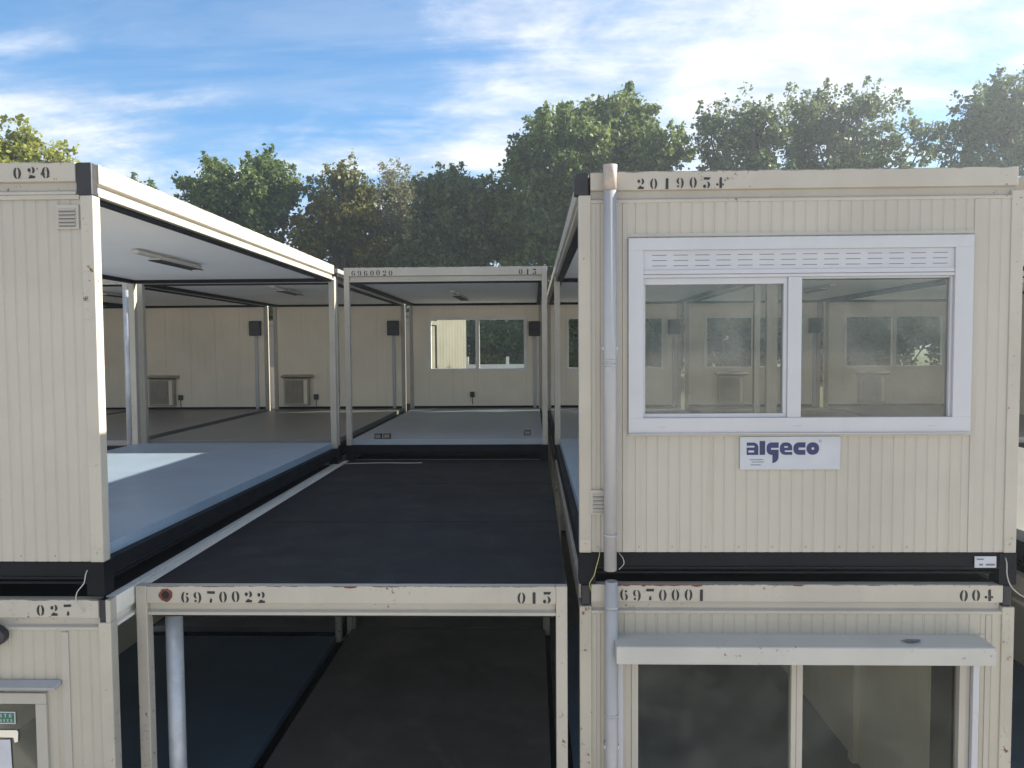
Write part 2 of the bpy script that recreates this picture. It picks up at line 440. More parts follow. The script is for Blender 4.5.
def wall_front(holes, x0=0.075, x1=W - 0.075, z0=0.222, z1=2.632):
    """end wall at y = 0: ribbed outer cladding, core, inner lining; holes = [(x0,x1,z0,z1)]"""
    def fn():
        mb = MB(); pieces = []
        if holes:
            h = holes[0]
            pieces = [(x0, h[0], z0, z1), (h[1], x1, z0, z1), (h[0], h[1], z0, h[2]), (h[0], h[1], h[3], z1)]
        else: pieces = [(x0, x1, z0, z1)]
        for a, b, c, d in pieces:
            ribbed(mb, a, b, c, d, 0.010)
            mb.box(a, b, 0.017, 0.060, c, d, 0)
            for k in range(int((b - a) / (3 * RIB))):
                if c < 0.3: mb.box(a + 0.05 + k * 3 * RIB, a + 0.057 + k * 3 * RIB, 0.0065, 0.0098, 0.255, 0.262, 2)
            # lining boards: flat, with narrow joints
            nb = max(1, round((b - a) / 0.60)); s = (b - a) / nb
            for i in range(nb):
                mb.box(a + i * s + 0.0015, a + (i + 1) * s - 0.0015, 0.061, 0.068, c, d, 1)
        return mb
    return fn

def side_wall_mesh():
    mb = MB()
    mb.box(0.012, 0.055, 0.085, L - 0.085, 0.222, 2.632, 0)
    n = 9; s = (L - 0.17) / n
    for i in range(n):
        mb.box(0.0555, 0.062, 0.085 + i * s + 0.0015, 0.085 + (i + 1) * s - 0.0015, 0.222, 2.632, 1)
        for k in range(8):
            yy = 0.085 + (i + k / 8) * s
            mb.box(0.006, 0.0115, yy + 0.006, yy + s / 8 - 0.006, 0.222, 2.632, 0)
    return mb

def window_plain(x0, x1, z0, z1, key, parent, frame_mat, y=0.0, split=0.5, glass='glass_clear'):
    """two-light window with frame on both faces, set into the end wall"""
    def fr():
        mb = MB(); b = 0.055
        ya, yb = y - 0.012, y + 0.085
        mb.box(x0 - 0.02, x1 + 0.02, ya, yb, z1 - b, z1 + 0.02); mb.box(x0 - 0.02, x1 + 0.02, ya, yb, z0 - 0.02, z0 + b)
        mb.box(x0 - 0.02, x0 + b, ya, yb, z0 + b, z1 - b); mb.box(x1 - b, x1 + 0.02, ya, yb, z0 + b, z1 - b)
        xm = x0 + (x1 - x0) * split
        mb.box(xm - 0.045, xm + 0.045, ya + 0.01, yb - 0.01, z0 + b, z1 - b)
        return mb
    win = part('window', key + 'frame', fr, frame_mat, parent, bev=0.004)
    xm = x0 + (x1 - x0) * split
    for i, (a, c) in enumerate(((x0 + 0.055, xm - 0.045), (xm + 0.045, x1 - 0.055))):
        part('pane', key + 'pane%d' % i, lambda a=a, c=c: MB().box(a, c, y + 0.028, y + 0.034, z0 + 0.055, z1 - 0.055), M[glass], win)
    part('sill', key + 'sill', lambda: MB().box(x0 - 0.03, x1 + 0.03, y - 0.05, y - 0.013, z0 - 0.05, z0 - 0.022), frame_mat, win, bev=0.003)
    return win

def module(x, y, storey, label, name='portable_cabin_module', rot=0.0, front='open', back='open', left=False, right=False,
           notch=(True, True), full_post=False, rail_end=False, worn=False, dark_roof_sides=False, vinyl='vinyl', parts=True, group=None, bare=False, wide=False):
    z = storey * STOREY
    root = empty(name, (x, y, z), rot)
    tag(root, label, 'portable cabin', group or 'stacked cream office modules of the two storey block')
    key = ''
    # roof frame
    nx0 = 0.082 if notch[0] else 0.0
    nx1 = W - (0.082 if notch[1] else 0.0)
    if bare: nx1 = W - 0.045
    if wide: nx1 = W - 0.112
    if full_post: nx0, nx1 = 0.078, W - 0.078
    part('roof_beam', ('bf', nx0, nx1), lambda: beam_front(nx0, nx1), M['steel'], root, bev=0.005)
    part('roof_beam', ('bb',), lambda: beam_front(0.082, W - 0.082, True), M['steel'], root, bev=0.005)
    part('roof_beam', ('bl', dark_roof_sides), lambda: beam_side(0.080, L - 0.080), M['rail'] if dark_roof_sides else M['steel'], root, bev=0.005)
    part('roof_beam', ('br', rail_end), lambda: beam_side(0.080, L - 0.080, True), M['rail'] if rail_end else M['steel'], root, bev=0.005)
    if dark_roof_sides:
        part('roof_sheet', 'roofwide', lambda: MB().box(0.082, W - 0.004, 0.06, L - 0.02, H + 0.0005, H + 0.0022), M['bitumen'], root)
    else:
        part('roof_sheet', 'roofin', lambda: MB().box(0.0755, W - 0.0755, 0.0755, L - 0.0755, 2.79, 2.822), M['bitumen'], root)
    if dark_roof_sides:
        for k, yy in enumerate((1.95, 3.98, 5.70)):
            part('sheet_lap', ('lap', k), lambda: MB().box(0.09, W - 0.012, yy, yy + 0.035, H + 0.0023, H + 0.0058), M['bitumen'], root, bev=0.0015)
    # corner posts, with a bolted cover plate at the foot
    for cx, nt, sx in ((0.0, notch[0], 0), (W - 0.085, notch[1], 1)):
        for cyy, sy_ in ((0.0, 0), (L - 0.085, 1)):
            zt = 2.624 if (wide and sy_ == 0) else H if (full_post and sy_ == 0) else (2.684 if (nt or sy_ == 1) else 2.629)
            def post(cx=cx, cyy=cyy, zt=zt, sx=sx, sy_=sy_):
                mb = MB(); wd = 0.078 if full_post else 0.085
                xa = cx if sx == 0 else W - wd
                mb.box(xa, xa + wd, cyy, cyy + 0.085, 0.219, zt)
                return mb
            p = part('corner_post', ('post', cx, cyy, zt, full_post, worn), post, M['post_worn'] if worn else M['post'], root, bev=0.006)
            if parts and sy_ == 0:
                def plate(cx=cx, cyy=cyy):
                    mb = MB(); mb.box(cx + 0.006, cx + 0.079, cyy - 0.003, cyy - 0.0005, 0.23, 0.315)
                    mb.tube([(cx + 0.042, cyy - 0.003, 0.28), (cx + 0.042, cyy - 0.010, 0.28)], 0.008, 8)
                    return mb
                part('foot_plate', ('plate', cx, cyy), plate, M['post'], p, bev=0.001)
            if (nt and sy_ == 0) and not full_post and not (bare and sx == 1):
                xa = 0.014 if sx == 0 else W - 0.078
                if rail_end and sx == 1:
                    part('corner_casting', 'castin', lambda: MB().box(W - 0.081, W - 0.034, 0.012, 0.078, 2.6845, H - 0.006), M['notch'], root, bev=0.006)
                    part('roof_beam', 'railend', lambda: MB().box(W - 0.033, W, 0.0, 0.0795, 2.6845, H), M['steel'], root, bev=0.004)
                elif wide: part('corner_casting', 'castwide', lambda: MB().box(W - 0.109, W - 0.006, 0.003, 0.078, 2.6255, H - 0.003), M['notch'], root, bev=0.008)
                elif bare: part('corner_casting', 'castround', lambda: MB().poly_xz([(-0.028, 2.6845), (0.066, 2.6845), (0.066, H - .002), (0.0, H - .002), (-0.018, H - .018), (-0.028, H - .045)], 0.006, 0.078), M['notch'], root, bev=0.006)
                else: part('corner_casting', ('cast', sx), lambda xa=xa: MB().box(xa, xa + 0.064, 0.012, 0.078, 2.6845, H - 0.006), M['notch'], root, bev=0.012)
    # ceiling, dark gasket strip around it, floor, under-frame
    def ceil():
        mb = MB(); mb.box(0.123, W - 0.123, 0.123, L - 0.123, 2.655, 2.70)
        return mb
    part('ceiling', 'ceil', ceil, M['ceiling'], root)
    def strip():
        mb = MB(); a, b, c = 0.0765, 0.122, 0.045
        mb.box(a, W - a, a, b, 2.608, 2.70); mb.box(a, W - a, L - b, L - a, 2.608, 2.70)
        mb.box(a, b, b, L - b, 2.608, 2.70); mb.box(W - b, W - a, b, L - b, 2.608, 2.70)
        mb.box(0.09, W - 0.09, c, a - 0.0005, 2.608, 2.6285); mb.box(0.09, W - 0.09, L - a + 0.0005, L - c, 2.608, 2.6285)
        mb.box(c, a - 0.0005, 0.09, L - 0.09, 2.608, 2.6285); mb.box(W - a + 0.0005, W - c, 0.09, L - 0.09, 2.608, 2.6285)
        return mb
    part('ceiling_strip', 'cstrip', strip, M['black'], root, bev=0.002)
    part('floor_panel', ('floor', vinyl), lambda: MB().box(0.07, W - 0.07, 0.05, L - 0.05, 0.219, 0.300), M[vinyl], root, bev=0.002)
    part('base_frame', 'base', base_frame_mesh, M['black'], root)
    # walls
    if front != 'open': part('end_wall', ('fw', storey, tuple(front)), wall_front(front), [M['clad_warm'] if storey == 0 else M['clad'], M['lining'], M['slit']], root)
    if back != 'open':
        # the same wall turned round, at the far end
        part('skirting', 'skirting', lambda: MB().box(0.09, W - 0.09, L - 0.074, L - 0.0685, 0.301, 0.350), M['black'], root)
        wl = part('end_wall', ('bw', tuple(back)), wall_front(back), [M['clad'], M['lining'], M['slit']], root, loc=(W, L, 0))
        wl.rotation_euler = (0, 0, math.pi)
    if left: part('side_wall', 'sidewall', side_wall_mesh, [M['clad'], M['lining']], root)
    if right:
        wl = part('side_wall', 'sidewall', side_wall_mesh, [M['clad'], M['lining']], root, loc=(W, L, 0)); wl.rotation_euler = (0, 0, math.pi)
    return root

def number(root, text, x, z, height=0.078, pitch=0.088, y=0.0):
    o = empty('stencilled_number', (x, y - 0.0016, z)); o.parent = root
    o['label'] = 'black stencilled number ' + text
    for i, ch in enumerate(text):
        dz = random.uniform(-.04, .04) * height
        d = part('digit', ('digit', ch, height), lambda: stencil(ch, height, 0), M['stencil'], o, loc=(i * pitch, 0, dz))
        d.rotation_euler = (0, R(random.uniform(-2.5, 2.5)), 0)
    return o

def back_window(root):
    # window in the far end wall (mesh built at y=0, turned round with the wall)
    k = 'backwin'
    xa, xb = W - 2.63, W - 0.43
    win = window_plain(xa, xb, 1.14, 2.34, k, root, M['window_paint'])
    win.location = (W, L, 0); win.rotation_euler = (0, 0, math.pi)
    return win
BACKHOLE = [(W - 2.63, W - 0.43, 1.14, 2.34)]

# column positions (left edge), first and second row
Y1R, Y1M, Y1L, Y2 = 5.243, 5.19, 4.893, 11.16
CX = {'a': -12.06, 'b': -8.99, 'l': -5.84, 'm': -2.776, 'r': 0.317, 's': 3.40, 't': 6.48}

# ------------------------------------------------------------------ ground
def ground():
    mb = MB()
    xs = [-900, -300, -120, -60, -40, -30, -20, -12, -6, 0, 6, 12, 20, 30, 40, 60, 120, 300, 900]
    ys = [-900, -300, -100, -40, -15, -5, 0, 5, 10, 15, 18, 19.5, 21, 22.5, 24, 25.5, 27, 30, 34, 40, 50, 70, 120, 300, 900]
    def hz(y):
        t = min(1, max(0, (y - 19.5) / 7.5)); return 3.0 * t * t * (3 - 2 * t)
    n = len(xs)
    for yy in ys:
        for xx in xs:
            mb.v.append((xx, yy, hz(yy)))
    for j in range(len(ys) - 1):
        for i in range(n - 1):
            mb.f.append((j * n + i, j * n + i + 1, (j + 1) * n + i + 1, (j + 1) * n + i)); mb.mi.append(0)
    return mb
g = link('ground', ground().mesh('ground', M['ground'], smooth=True)); g['kind'] = 'structure'

# ------------------------------------------------------------------ lower storey
mods = {}
LWIN = [(1.30, 2.52, 1.05, 2.19)]
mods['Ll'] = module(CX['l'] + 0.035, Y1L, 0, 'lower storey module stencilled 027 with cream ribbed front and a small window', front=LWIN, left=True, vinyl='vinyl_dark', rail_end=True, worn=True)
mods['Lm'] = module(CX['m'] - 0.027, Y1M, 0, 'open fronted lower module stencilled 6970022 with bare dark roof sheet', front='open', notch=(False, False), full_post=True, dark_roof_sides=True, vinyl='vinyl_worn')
RWIN = [(0.33, 2.72, 1.10, 2.36)]
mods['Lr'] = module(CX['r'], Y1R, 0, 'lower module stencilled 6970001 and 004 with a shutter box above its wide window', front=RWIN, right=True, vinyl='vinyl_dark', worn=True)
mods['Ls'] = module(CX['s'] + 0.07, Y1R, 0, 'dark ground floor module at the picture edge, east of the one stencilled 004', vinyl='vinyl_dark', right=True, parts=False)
for c, lab in (('l', 'ground floor module behind the one stencilled 027, under the heater room'),
               ('m', 'ground floor module seen through the open front stencilled 6970022'),
               ('r', 'ground floor module behind the one stencilled 6970001'),
               ('s', 'ground floor module behind the dark one at the picture edge')):
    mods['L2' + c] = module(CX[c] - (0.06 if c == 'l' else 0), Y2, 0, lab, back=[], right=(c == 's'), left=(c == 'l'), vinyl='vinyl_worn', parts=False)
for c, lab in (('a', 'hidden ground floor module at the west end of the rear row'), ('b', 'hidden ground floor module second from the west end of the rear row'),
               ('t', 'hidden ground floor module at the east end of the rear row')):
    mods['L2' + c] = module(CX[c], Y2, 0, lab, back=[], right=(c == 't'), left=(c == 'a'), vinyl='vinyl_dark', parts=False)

# ------------------------------------------------------------------ upper storey
UWIN = [(0.36, 2.63, 1.08, 2.37)]
mods['Ul'] = module(CX['l'] + 0.005, Y1L, 1, 'upper module stencilled 020 with ribbed front and open sunlit side', front=[], rot=R(-0.2), notch=(False, True), wide=True)
mods['Ur'] = module(CX['r'], Y1R, 1, 'upper module stencilled 2019054 with wide white framed window and blue lettered sign', front=UWIN, notch=(True, True), bare=True)
mods['Us'] = module(CX['s'] + 0.07, Y1R, 1, 'open upper module at the picture edge, beside the one stencilled 2019054', vinyl='vinyl_grey', parts=False)
for c, lab, hole in (('a', 'westernmost rear upper module glimpsed behind the grey pipe and posts', []),
                     ('b', 'rear upper module with a heater on its back wall, beside the grey pipe', []),
                     ('l', 'rear upper module with heater and dark fuse box, next to the one stencilled 6960020', []),
                     ('m', 'open rear upper module stencilled 6960020 with a two pane back window', BACKHOLE),
                     ('r', 'rear upper module behind the sign module, its back window glimpsed through the gap', BACKHOLE),
                     ('s', 'rear upper module seen through the left pane of the white framed window', BACKHOLE),
                     ('t', 'rear upper module seen through the right pane of the white framed window', BACKHOLE)):
    fp = c == 'm'
    mods['U2' + c] = module(CX[c] - (0.03 if c == 'l' else 0), Y2, 1, lab, back=hole, left=(c == 'a'), right=(c == 't'), full_post=fp,
                            notch=(not fp, not fp), parts=(c in 'mr'), vinyl={'m': 'vinyl_mid', 'r': 'vinyl_mid'}.get(c, 'vinyl_grey'))
    if hole: back_window(mods['U2' + c])

mods['Lm'].scale.x = 1.014
mods['Ul'].location.z += 0.032; mods['Ul'].rotation_euler.x = -0.0053
# numbers
number(mods['Ul'], '020', 2.475, 2.735, 0.074, 0.094)
number(mods['Ll'], '027', 2.495, 2.735, 0.074, 0.092)
number(mods['Lm'], '6970022', 0.322, 2.722, 0.080, 0.089)
number(mods['Lm'], '015', 2.650, 2.722, 0.080, 0.087)
number(mods['Lr'], '6970001', 0.285, 2.726, 0.080, 0.089)
number(mods['Lr'], '004', 2.615, 2.726, 0.080, 0.085)
number(mods['Ur'], '2019054', 0.398, 2.722, 0.072, 0.089)
number(mods['U2m'], '6960020', 0.118, 2.722, 0.080, 0.092)
number(mods['U2m'], '015', 2.58, 2.722, 0.080, 0.10)

# ---- seams, trims, vents, plates on the fronts
def trims(root, boxes, key, mat='clad'):
    for i, b in enumerate(boxes):
        part('cover_trim', (key, i), lambda: MB().box(*b), M[mat], root, bev=0.0015)
trims(mods['Ur'], [(0.300, 0.334, 0.004, 0.0165, 0.223, 2.628), (2.664, 2.698, 0.004, 0.0165, 0.223, 2.628), (0.335, 2.663, 0.003, 0.0165, 2.398, 2.422), (0.335, 2.663, 0.002, 0.0165, 1.030, 1.050),
                   (0.10, 0.115, 0.004, 0.0165, 0.223, 2.628)], 'trUr')
trims(mods['Lr'], [(0.10, 0.116, 0.004, 0.0165, 0.223, 2.628), (0.205, 0.24, 0.004, 0.0165, 0.223, 2.628), (2.80, 2.83, 0.004, 0.0165, 0.223, 2.628), (0.245, 2.795, 0.004, 0.0165, 2.47, 2.49)], 'trLr')
trims(mods['Ll'], [(2.645, 2.697, 0.001, 0.0165, 0.223, 2.620), (1.0, 1.03, 0.003, 0.0165, 0.223, 2.620)], 'trLl')
trims(mods['Ul'], [(0.0755, 2.90, -0.004, 0.0165, 2.600, 2.628)], 'trUl', 'steel')

def vent_mesh(w_, h_, n):
    mb = MB()
    mb.box(0, w_, -0.010, 0.004, 0, h_)
    for i in range(n):
        z = 0.018 + (h_ - 0.036) * (i + 0.5) / n
        mb.prism([(-0.0105, z - 0.006), (-0.022, z - 0.008), (-0.022, z - 0.004), (-0.0105, z + 0.010)], lambda a, c, t: (t, a, c), 0.018, w_ - 0.018, 0)
        mb.box(0.02, w_ - 0.02, -0.0108, -0.0102, z - 0.016, z - 0.008, 1)
    return mb
v = part('air_vent', 'ventL', lambda: vent_mesh(0.15, 0.155, 5), [M['clad'], M['slit']], mods['Ul'], loc=(2.745, 0.006, 2.408))
v = part('air_vent', 'ventR', lambda: vent_mesh(0.15, 0.17, 5), [M['clad'], M['slit']], mods['Ur'], loc=(0.075, 0.003, 0.49))
def plate():
    mb = MB(); mb.box(0, 0.145, -0.003, 0.003, 0, 0.078, 0)
    mb.box(0.012, 0.06, -0.0036, -0.0031, 0.054, 0.064, 1); mb.box(0.03, 0.055, -0.0036, -0.0031, 0.014, 0.028, 1); mb.box(0.075, 0.135, -0.0036, -0.0031, 0.014, 0.028, 1)
    return mb
part('type_plate', 'plateR', plate, [M['sign_white'], M['ink_grey']], mods['Ur'], loc=(2.71, 0.000, 0.118))
# rusty round drain hole in the beam of the open module
def ringmesh():
    mb = MB(); n = 20
    rr = random.Random(5)
    outer = [(math.cos(2 * math.pi * i / n) * (0.047 + rr.uniform(-.006, .006)), math.sin(2 * math.pi * i / n) * (0.047 + rr.uniform(-.006, .006))) for i in range(n)]
    mb.poly_xz(outer, -0.0018, 0.0, 0)
    mb.poly_xz([(math.cos(2 * math.pi * i / n) * 0.027, math.sin(2 * math.pi * i / n) * 0.027) for i in range(n)], -0.0032, -0.0019, 1)
    return mb
part('drain_hole', 'ring', ringmesh, [M['rust'], M['hole']], mods['Lm'], loc=(0.212, -0.0005, 2.777))
def redrest():
    mb = MB(); rr = random.Random(3); x = 0.25
    while x < 0.80:
        wd = rr.uniform(0.03, 0.10); hh = rr.uniform(0.004, 0.012)
        mb.poly_xz([(x, H - hh), (x + wd * .5, H - hh * 1.6), (x + wd, H - hh), (x + wd, H - .001), (x, H - .001)], -0.0013, 0.001)
        x += wd + 0.001
    mb.poly_xz([(1.48, H - .01), (1.53, H - .012), (1.56, H - .001), (1.47, H - .001)], -0.0013, 0.001)
    return mb
part('red_paint_rest', 'redrest', redrest, M['red'], mods['Lr'])
part('red_paint_rest', 'redrest2', lambda: MB().poly_xz([(1.46, H - .012), (1.50, H - .016), (1.54, H - .010), (1.55, H - .001), (1.45, H - .001)], -0.0013, 0.001), M['red'], mods['Lm'])

# ---- the big white window of the sign module
ur = mods['Ur']
def uframe():
    mb = MB(); x0, x1, z0, z1 = 0.338, 2.652, 1.056, 2.388
    ya, yb = -0.020, 0.075
    mb.box(x0, x1, ya, yb, 2.306, z1); mb.box(x0, x1, ya, yb, z0, 1.160)
    mb.box(x0, 0.440, ya, yb, 1.160, 2.306); mb.box(2.530, x1, ya, yb, 1.160, 2.306)
    # sash lip, mullion, box bottom rail
    mb.box(1.420, 1.512, -0.012, 0.07, 1.160, 2.118)
    mb.box(0.440, 2.530, -0.008, 0.07, 2.118, 2.142)
    # opening light on the left
    mb.box(0.4405, 1.4195, 0.002, 0.06, 2.074, 2.1175); mb.box(0.4405, 1.4195, 0.002, 0.06, 1.1605, 1.188)
    mb.box(0.4405, 0.455, 0.002, 0.06, 1.188, 2.074); mb.box(1.394, 1.4195, 0.002, 0.06, 1.188, 2.074)
    mb.box(2.512, 2.5295, 0.004, 0.06, 1.1605, 2.1175); mb.box(1.5125, 2.5115, 0.006, 0.06, 2.106, 2.1175)
    for xx in (0.545, 1.46, 2.37): mb.box(xx, xx + 0.05, -0.023, -0.0195, 1.095, 1.104)
    return mb
uw = part('window', 'uframe', uframe, M['pvc'], ur, bev=0.003)
def shutter():
    mb = MB(); mb.box(0.4405, 2.5295, -0.006, 0.07, 2.172, 2.3055, 0)
    for r_ in range(3):
        z = 2.200 + r_ * 0.036
        for k in range(14):
            xa = 0.50 + k * 0.145
            mb.box(xa, xa + 0.098, -0.0066, -0.0061, z - 0.0025, z + 0.0025, 1)
    return mb
part('shutter_box', 'shutter', shutter, [M['pvc'], M['slit']], uw)
part('shutter_rail', 'shrail', lambda: MB().box(0.4405, 2.5295, -0.014, 0.06, 2.1425, 2.1715).box(0.4405, 2.5295, -0.017, -0.0085, 2.1195, 2.1385), M['pvc'], uw, bev=0.003)
part('pane', 'upane0', lambda: MB().box(0.455, 1.394, 0.028, 0.034, 1.188, 2.074), M['glass'], uw)
part('pane', 'upane1', lambda: MB().box(1.512, 2.512, 0.028, 0.034, 1.160, 2.106), M['glass'], uw)
part('sill', 'usill', lambda: MB().box(0.345, 2.645, -0.034, 0.0, 1.050, 1.0555), M['pvc'], uw)

# ---- window and shutter box of the lower module stencilled 004
lr = mods['Lr']
def lframe():
    mb = MB(); zt, zb = 2.355, 1.105
    mb.box(0.252, 0.318, -0.006, 0.07, zb, zt); mb.box(0.318, 0.362, 0.004, 0.07, zb, zt); mb.box(0.362, 0.408, -0.003, 0.065, zb, zt)
    mb.box(1.471, 1.505, -0.004, 0.065, zb + .05, zt); mb.box(1.508, 1.552, 0.002, 0.065, zb + .05, zt)
    mb.box(2.625, 2.672, -0.003, 0.065, zb, zt); mb.box(2.672, 2.700, 0.004, 0.07, zb, zt)
    mb.box(0.408, 2.625, -0.003, 0.065, zb, zb + .05); mb.box(0.408, 2.625, 0.0, 0.065, 2.30, zt)
    return mb
lw = part('window', 'lframe', lframe, M['clad'], lr, bev=0.003)
part('shutter_rail', 'lrail', lambda: MB().box(2.702, 2.745, -0.030, 0.008, 1.105, 2.355), M['pvc'], lw, bev=0.003)
part('shutter_rail', 'lrail2', lambda: MB().box(0.262, 0.300, -0.026, -0.007, 1.105, 2.355), M['pvc'], lw, bev=0.003)
part('pane', 'lpane0', lambda: MB().box(0.408, 1.471, 0.028, 0.034, 1.155, 2.30), M['glass_dark'], lw)
part('pane', 'lpane1', lambda: MB().box(1.552, 2.625, 0.040, 0.046, 1.155, 2.30), M['glass_dark'], lw)
def awning():
    mb = MB()
    mb.prism([(0.0, 2.362), (-0.205, 2.358), (-0.208, 2.474), (-0.200, 2.480), (0.0, 2.490)], lambda a, c, t: (t, a, c), 0.235, 2.748)
    return mb
aw = part('shutter_box', 'awning', awning, M['box_paint'], lw, bev=0.003)
part('peeled_patch', 'peel', lambda: MB().prism([(2.16, -0.12), (2.21, -0.15), (2.29, -0.13), (2.30, -0.10), (2.22, -0.09)], lambda a, c, t: (a, c, t - 0.0488 * c), 2.4902, 2.4912), M['ink_grey'], aw)

part('wall_post', 'wallpost', lambda: MB().box(W - 0.125, W - 0.064, 2.28, 2.40, 0.301, 2.60), M['lining'], lr, bev=0.004)
part('dark_opening_panel', 'darkopening', lambda: MB().box(W - 0.078, W - 0.0635, 0.36, 0.92, 0.301, 2.35), M['charcoal'], lr, bev=0.003)  # dark panel painted in for the shade of an opening in the wall

# ---- window with lintel, notices and lamp on the module stencilled 027
ll = mods['Ll']
win = window_plain(1.30, 2.52, 1.05, 2.19, 'llwin', ll, M['clad'], split=0.42, glass='glass_dark')
part('lintel_ledge', 'ledge', lambda: MB().prism([(0.0, 2.262), (-0.07, 2.255), (-0.075, 2.275), (0.0, 2.298)], lambda a, c, t: (t, a, c), 1.10, 2.64), M['pvc_grey'], win, bev=0.002)
def lampm():
    mb = MB(); prof = arc(0, 0, 0.12, 0.075, -90, 270, 24)[:-1]
    mb.poly_xz(prof, -0.05, 0.0, 0)
    prof2 = arc(0, -0.012, 0.095, 0.048, -180, 0, 12)
    mb.poly_xz(prof2, -0.075, -0.0505, 1)
    return mb
lamp = empty('wall_lamp', (-3.625, Y1L, 2.605)); tag(lamp, 'black oval bulkhead lamp on the wall under the number 027', 'wall lamp')
part('lamp_body', 'lampbody', lambda: MB().poly_xz(arc(0, 0, 0.12, 0.078, -90, 270, 24)[:-1], -0.055, 0.009), M['charcoal'], lamp, bev=0.010)
part('lamp_lens', 'lamplens', lambda: MB().poly_xz(arc(0, -0.022, 0.090, 0.040, 0, 360, 24)[:-1], -0.072, -0.0555), M['lamp_lens'], lamp, bev=0.006)
def green_sign():
    mb = MB(); mb.box(-0.20, 0.0, -0.002, 0.0, 0.0, 0.083, 0); mb.box(-0.193, -0.007, -0.0026, -0.0021, 0.007, 0.076, 1)
    rr = random.Random(9)
    # two lines of white capitals
    def let(ch, x, z, h):
        s = h * 0.20; w_ = h * 0.62
        seg = {'E': [(0, s, 0, h), (0, w_, 0, s), (0, w_, h - s, h), (0, w_ * .8, h / 2 - s / 2, h / 2 + s / 2)],
               'R': [(0, s, 0, h), (0, w_, h - s, h), (w_ - s, w_, h / 2, h), (0, w_, h / 2 - s / 2, h / 2 + s / 2), (w_ * .7, w_, 0, h / 2)],
               'T': [(w_ / 2 - s / 2, w_ / 2 + s / 2, 0, h), (0, w_, h - s, h)], 'S': [(0, w_, 0, s), (0, w_, h - s, h), (0, w_, h / 2 - s / 2, h / 2 + s / 2), (0, s, h / 2, h), (w_ - s, w_, 0, h / 2)],
               'O': [(0, s, 0, h), (w_ - s, w_, 0, h), (0, w_, 0, s), (0, w_, h - s, h)]}[ch]
        for a, b, c, d in seg: mb.box(x + a, x + b, -0.0031, -0.0027, z + c, z + d, 0)
    for i, ch in enumerate('TORTO'): let(ch, -0.175 + i * 0.033, 0.044, 0.025)
    for i, ch in enumerate('SERSEES'): let(ch, -0.178 + i * 0.024, 0.014, 0.019)
    return mb
gs = link('notice', green_sign().mesh('notice', [M['paper'], M['green']]), None, (-3.503, Y1L + 0.0265, 2.054 - 0.083 + 0.01))
tag(gs, 'small green notice with white lettering stuck on the window glass', 'notice')
def papers():
    mb = MB(); mb.box(-0.25, 0.0, -0.001, 0.0, -0.34, 0.0, 0)
    return mb
pp = link('paper_sheet', papers().mesh('paper_sheet', M['paper']), None, (-3.545, Y1L + 0.0268, 1.872), 0)
pp.rotation_euler = (0, R(-1.5), 0)
tag(pp, 'white paper sheet hanging on the glass below the green notice', 'paper')
bt = link('cardboard_strip', MB().poly_xz([(-0.3, -0.045), (-0.03, -0.05), (-0.022, -0.085), (0.0, -0.08), (0.004, -0.012), (-0.006, 0.0), (-0.3, 0.0)], -0.003, 0.0).mesh('cardboard_strip', M['lining']), None, (-3.492, Y1L + 0.0265, 1.937))
tag(bt, 'beige card strip with a hooked end between the green notice and the paper', 'card strip')

# ------------------------------------------------------------------ sign board
LET = MB()
def rb(x0, x1, z0, z1, r, corners='abcd', mi=1, y0=-0.0015, y1=-0.0005):
    """block with chosen rounded corners: a=bottom-left b=bottom-right c=top-right d=top-left"""
    pts = []
    for ch, cx_, cz_, a0 in (('a', x0, z0, 180), ('b', x1, z0, 270), ('c', x1, z1, 0), ('d', x0, z1, 90)):
        if ch in corners:
            ccx = cx_ + (r if ch in 'ad' else -r); ccz = cz_ + (r if ch in 'ab' else -r)
            pts += arc(ccx, ccz, r, r, a0, a0 + 90, 6)
        else: pts.append((cx_, cz_))
    LET.poly_xz(pts, y0, y1, mi)
SB = empty('sign_board', (CX['r'] + 1.104, Y1R - 0.0005, 2.843 + 0.800))
tag(SB, 'white board with dark blue algeco lettering under the white framed window', 'sign')
bd = part('board', 'board', lambda: MB().box(0, 0.683, -0.003, 0.003, 0, 0.228), M['sign_white'], SB, bev=0.001)
# lettering: units of the board, x-height 0.098 from z=0.105
z0, h = 0.102, 0.086
def cut(x0, x1, za, zb): LET.box(x0, x1, -0.0021, -0.0016, za, zb, 0)
x = 0.045
rb(x, x + 0.080, z0, z0 + h, 0.034, 'c'); cut(x - .001, x + 0.052, z0 + h * .60, z0 + h * .74); cut(x + 0.012, x + 0.050, z0 + h * .20, z0 + h * .36)                  # a
x = 0.133; rb(x, x + 0.038, z0, z0 + h * 1.12, 0.004, '')                                                                          # l
x = 0.181
rb(x, x + 0.082, z0, z0 + h, 0.034, 'ad'); cut(x + 0.030, x + 0.083, z0 + h * .42, z0 + h * .56)
LET.poly_xz([(x + .082, z0 + .002), (x + .040, z0 + .002), (x + .040, z0 - .056)] + arc(x + .040, z0 - .014, .042, .042, -90, 0, 6)[1:], -0.0015, -0.0005, 1)        # g
x = 0.271
rb(x, x + 0.084, z0, z0 + h, 0.036, 'acd'); cut(x + 0.034, x + 0.085, z0 + h * .24, z0 + h * .36); cut(x + 0.030, x + 0.054, z0 + h * .58, z0 + h * .70)           # e
x = 0.363
rb(x, x + 0.082, z0, z0 + h, 0.038, 'ad'); cut(x + 0.036, x + 0.083, z0 + h * .40, z0 + h * .58)                                    # c
x = 0.452
rb(x, x + 0.086, z0, z0 + h, 0.040, 'abcd'); LET.poly_xz(arc(x + .043, z0 + h / 2, .009, .009, 0, 360, 12)[:-1], -0.0021, -0.0016, 0)  # o
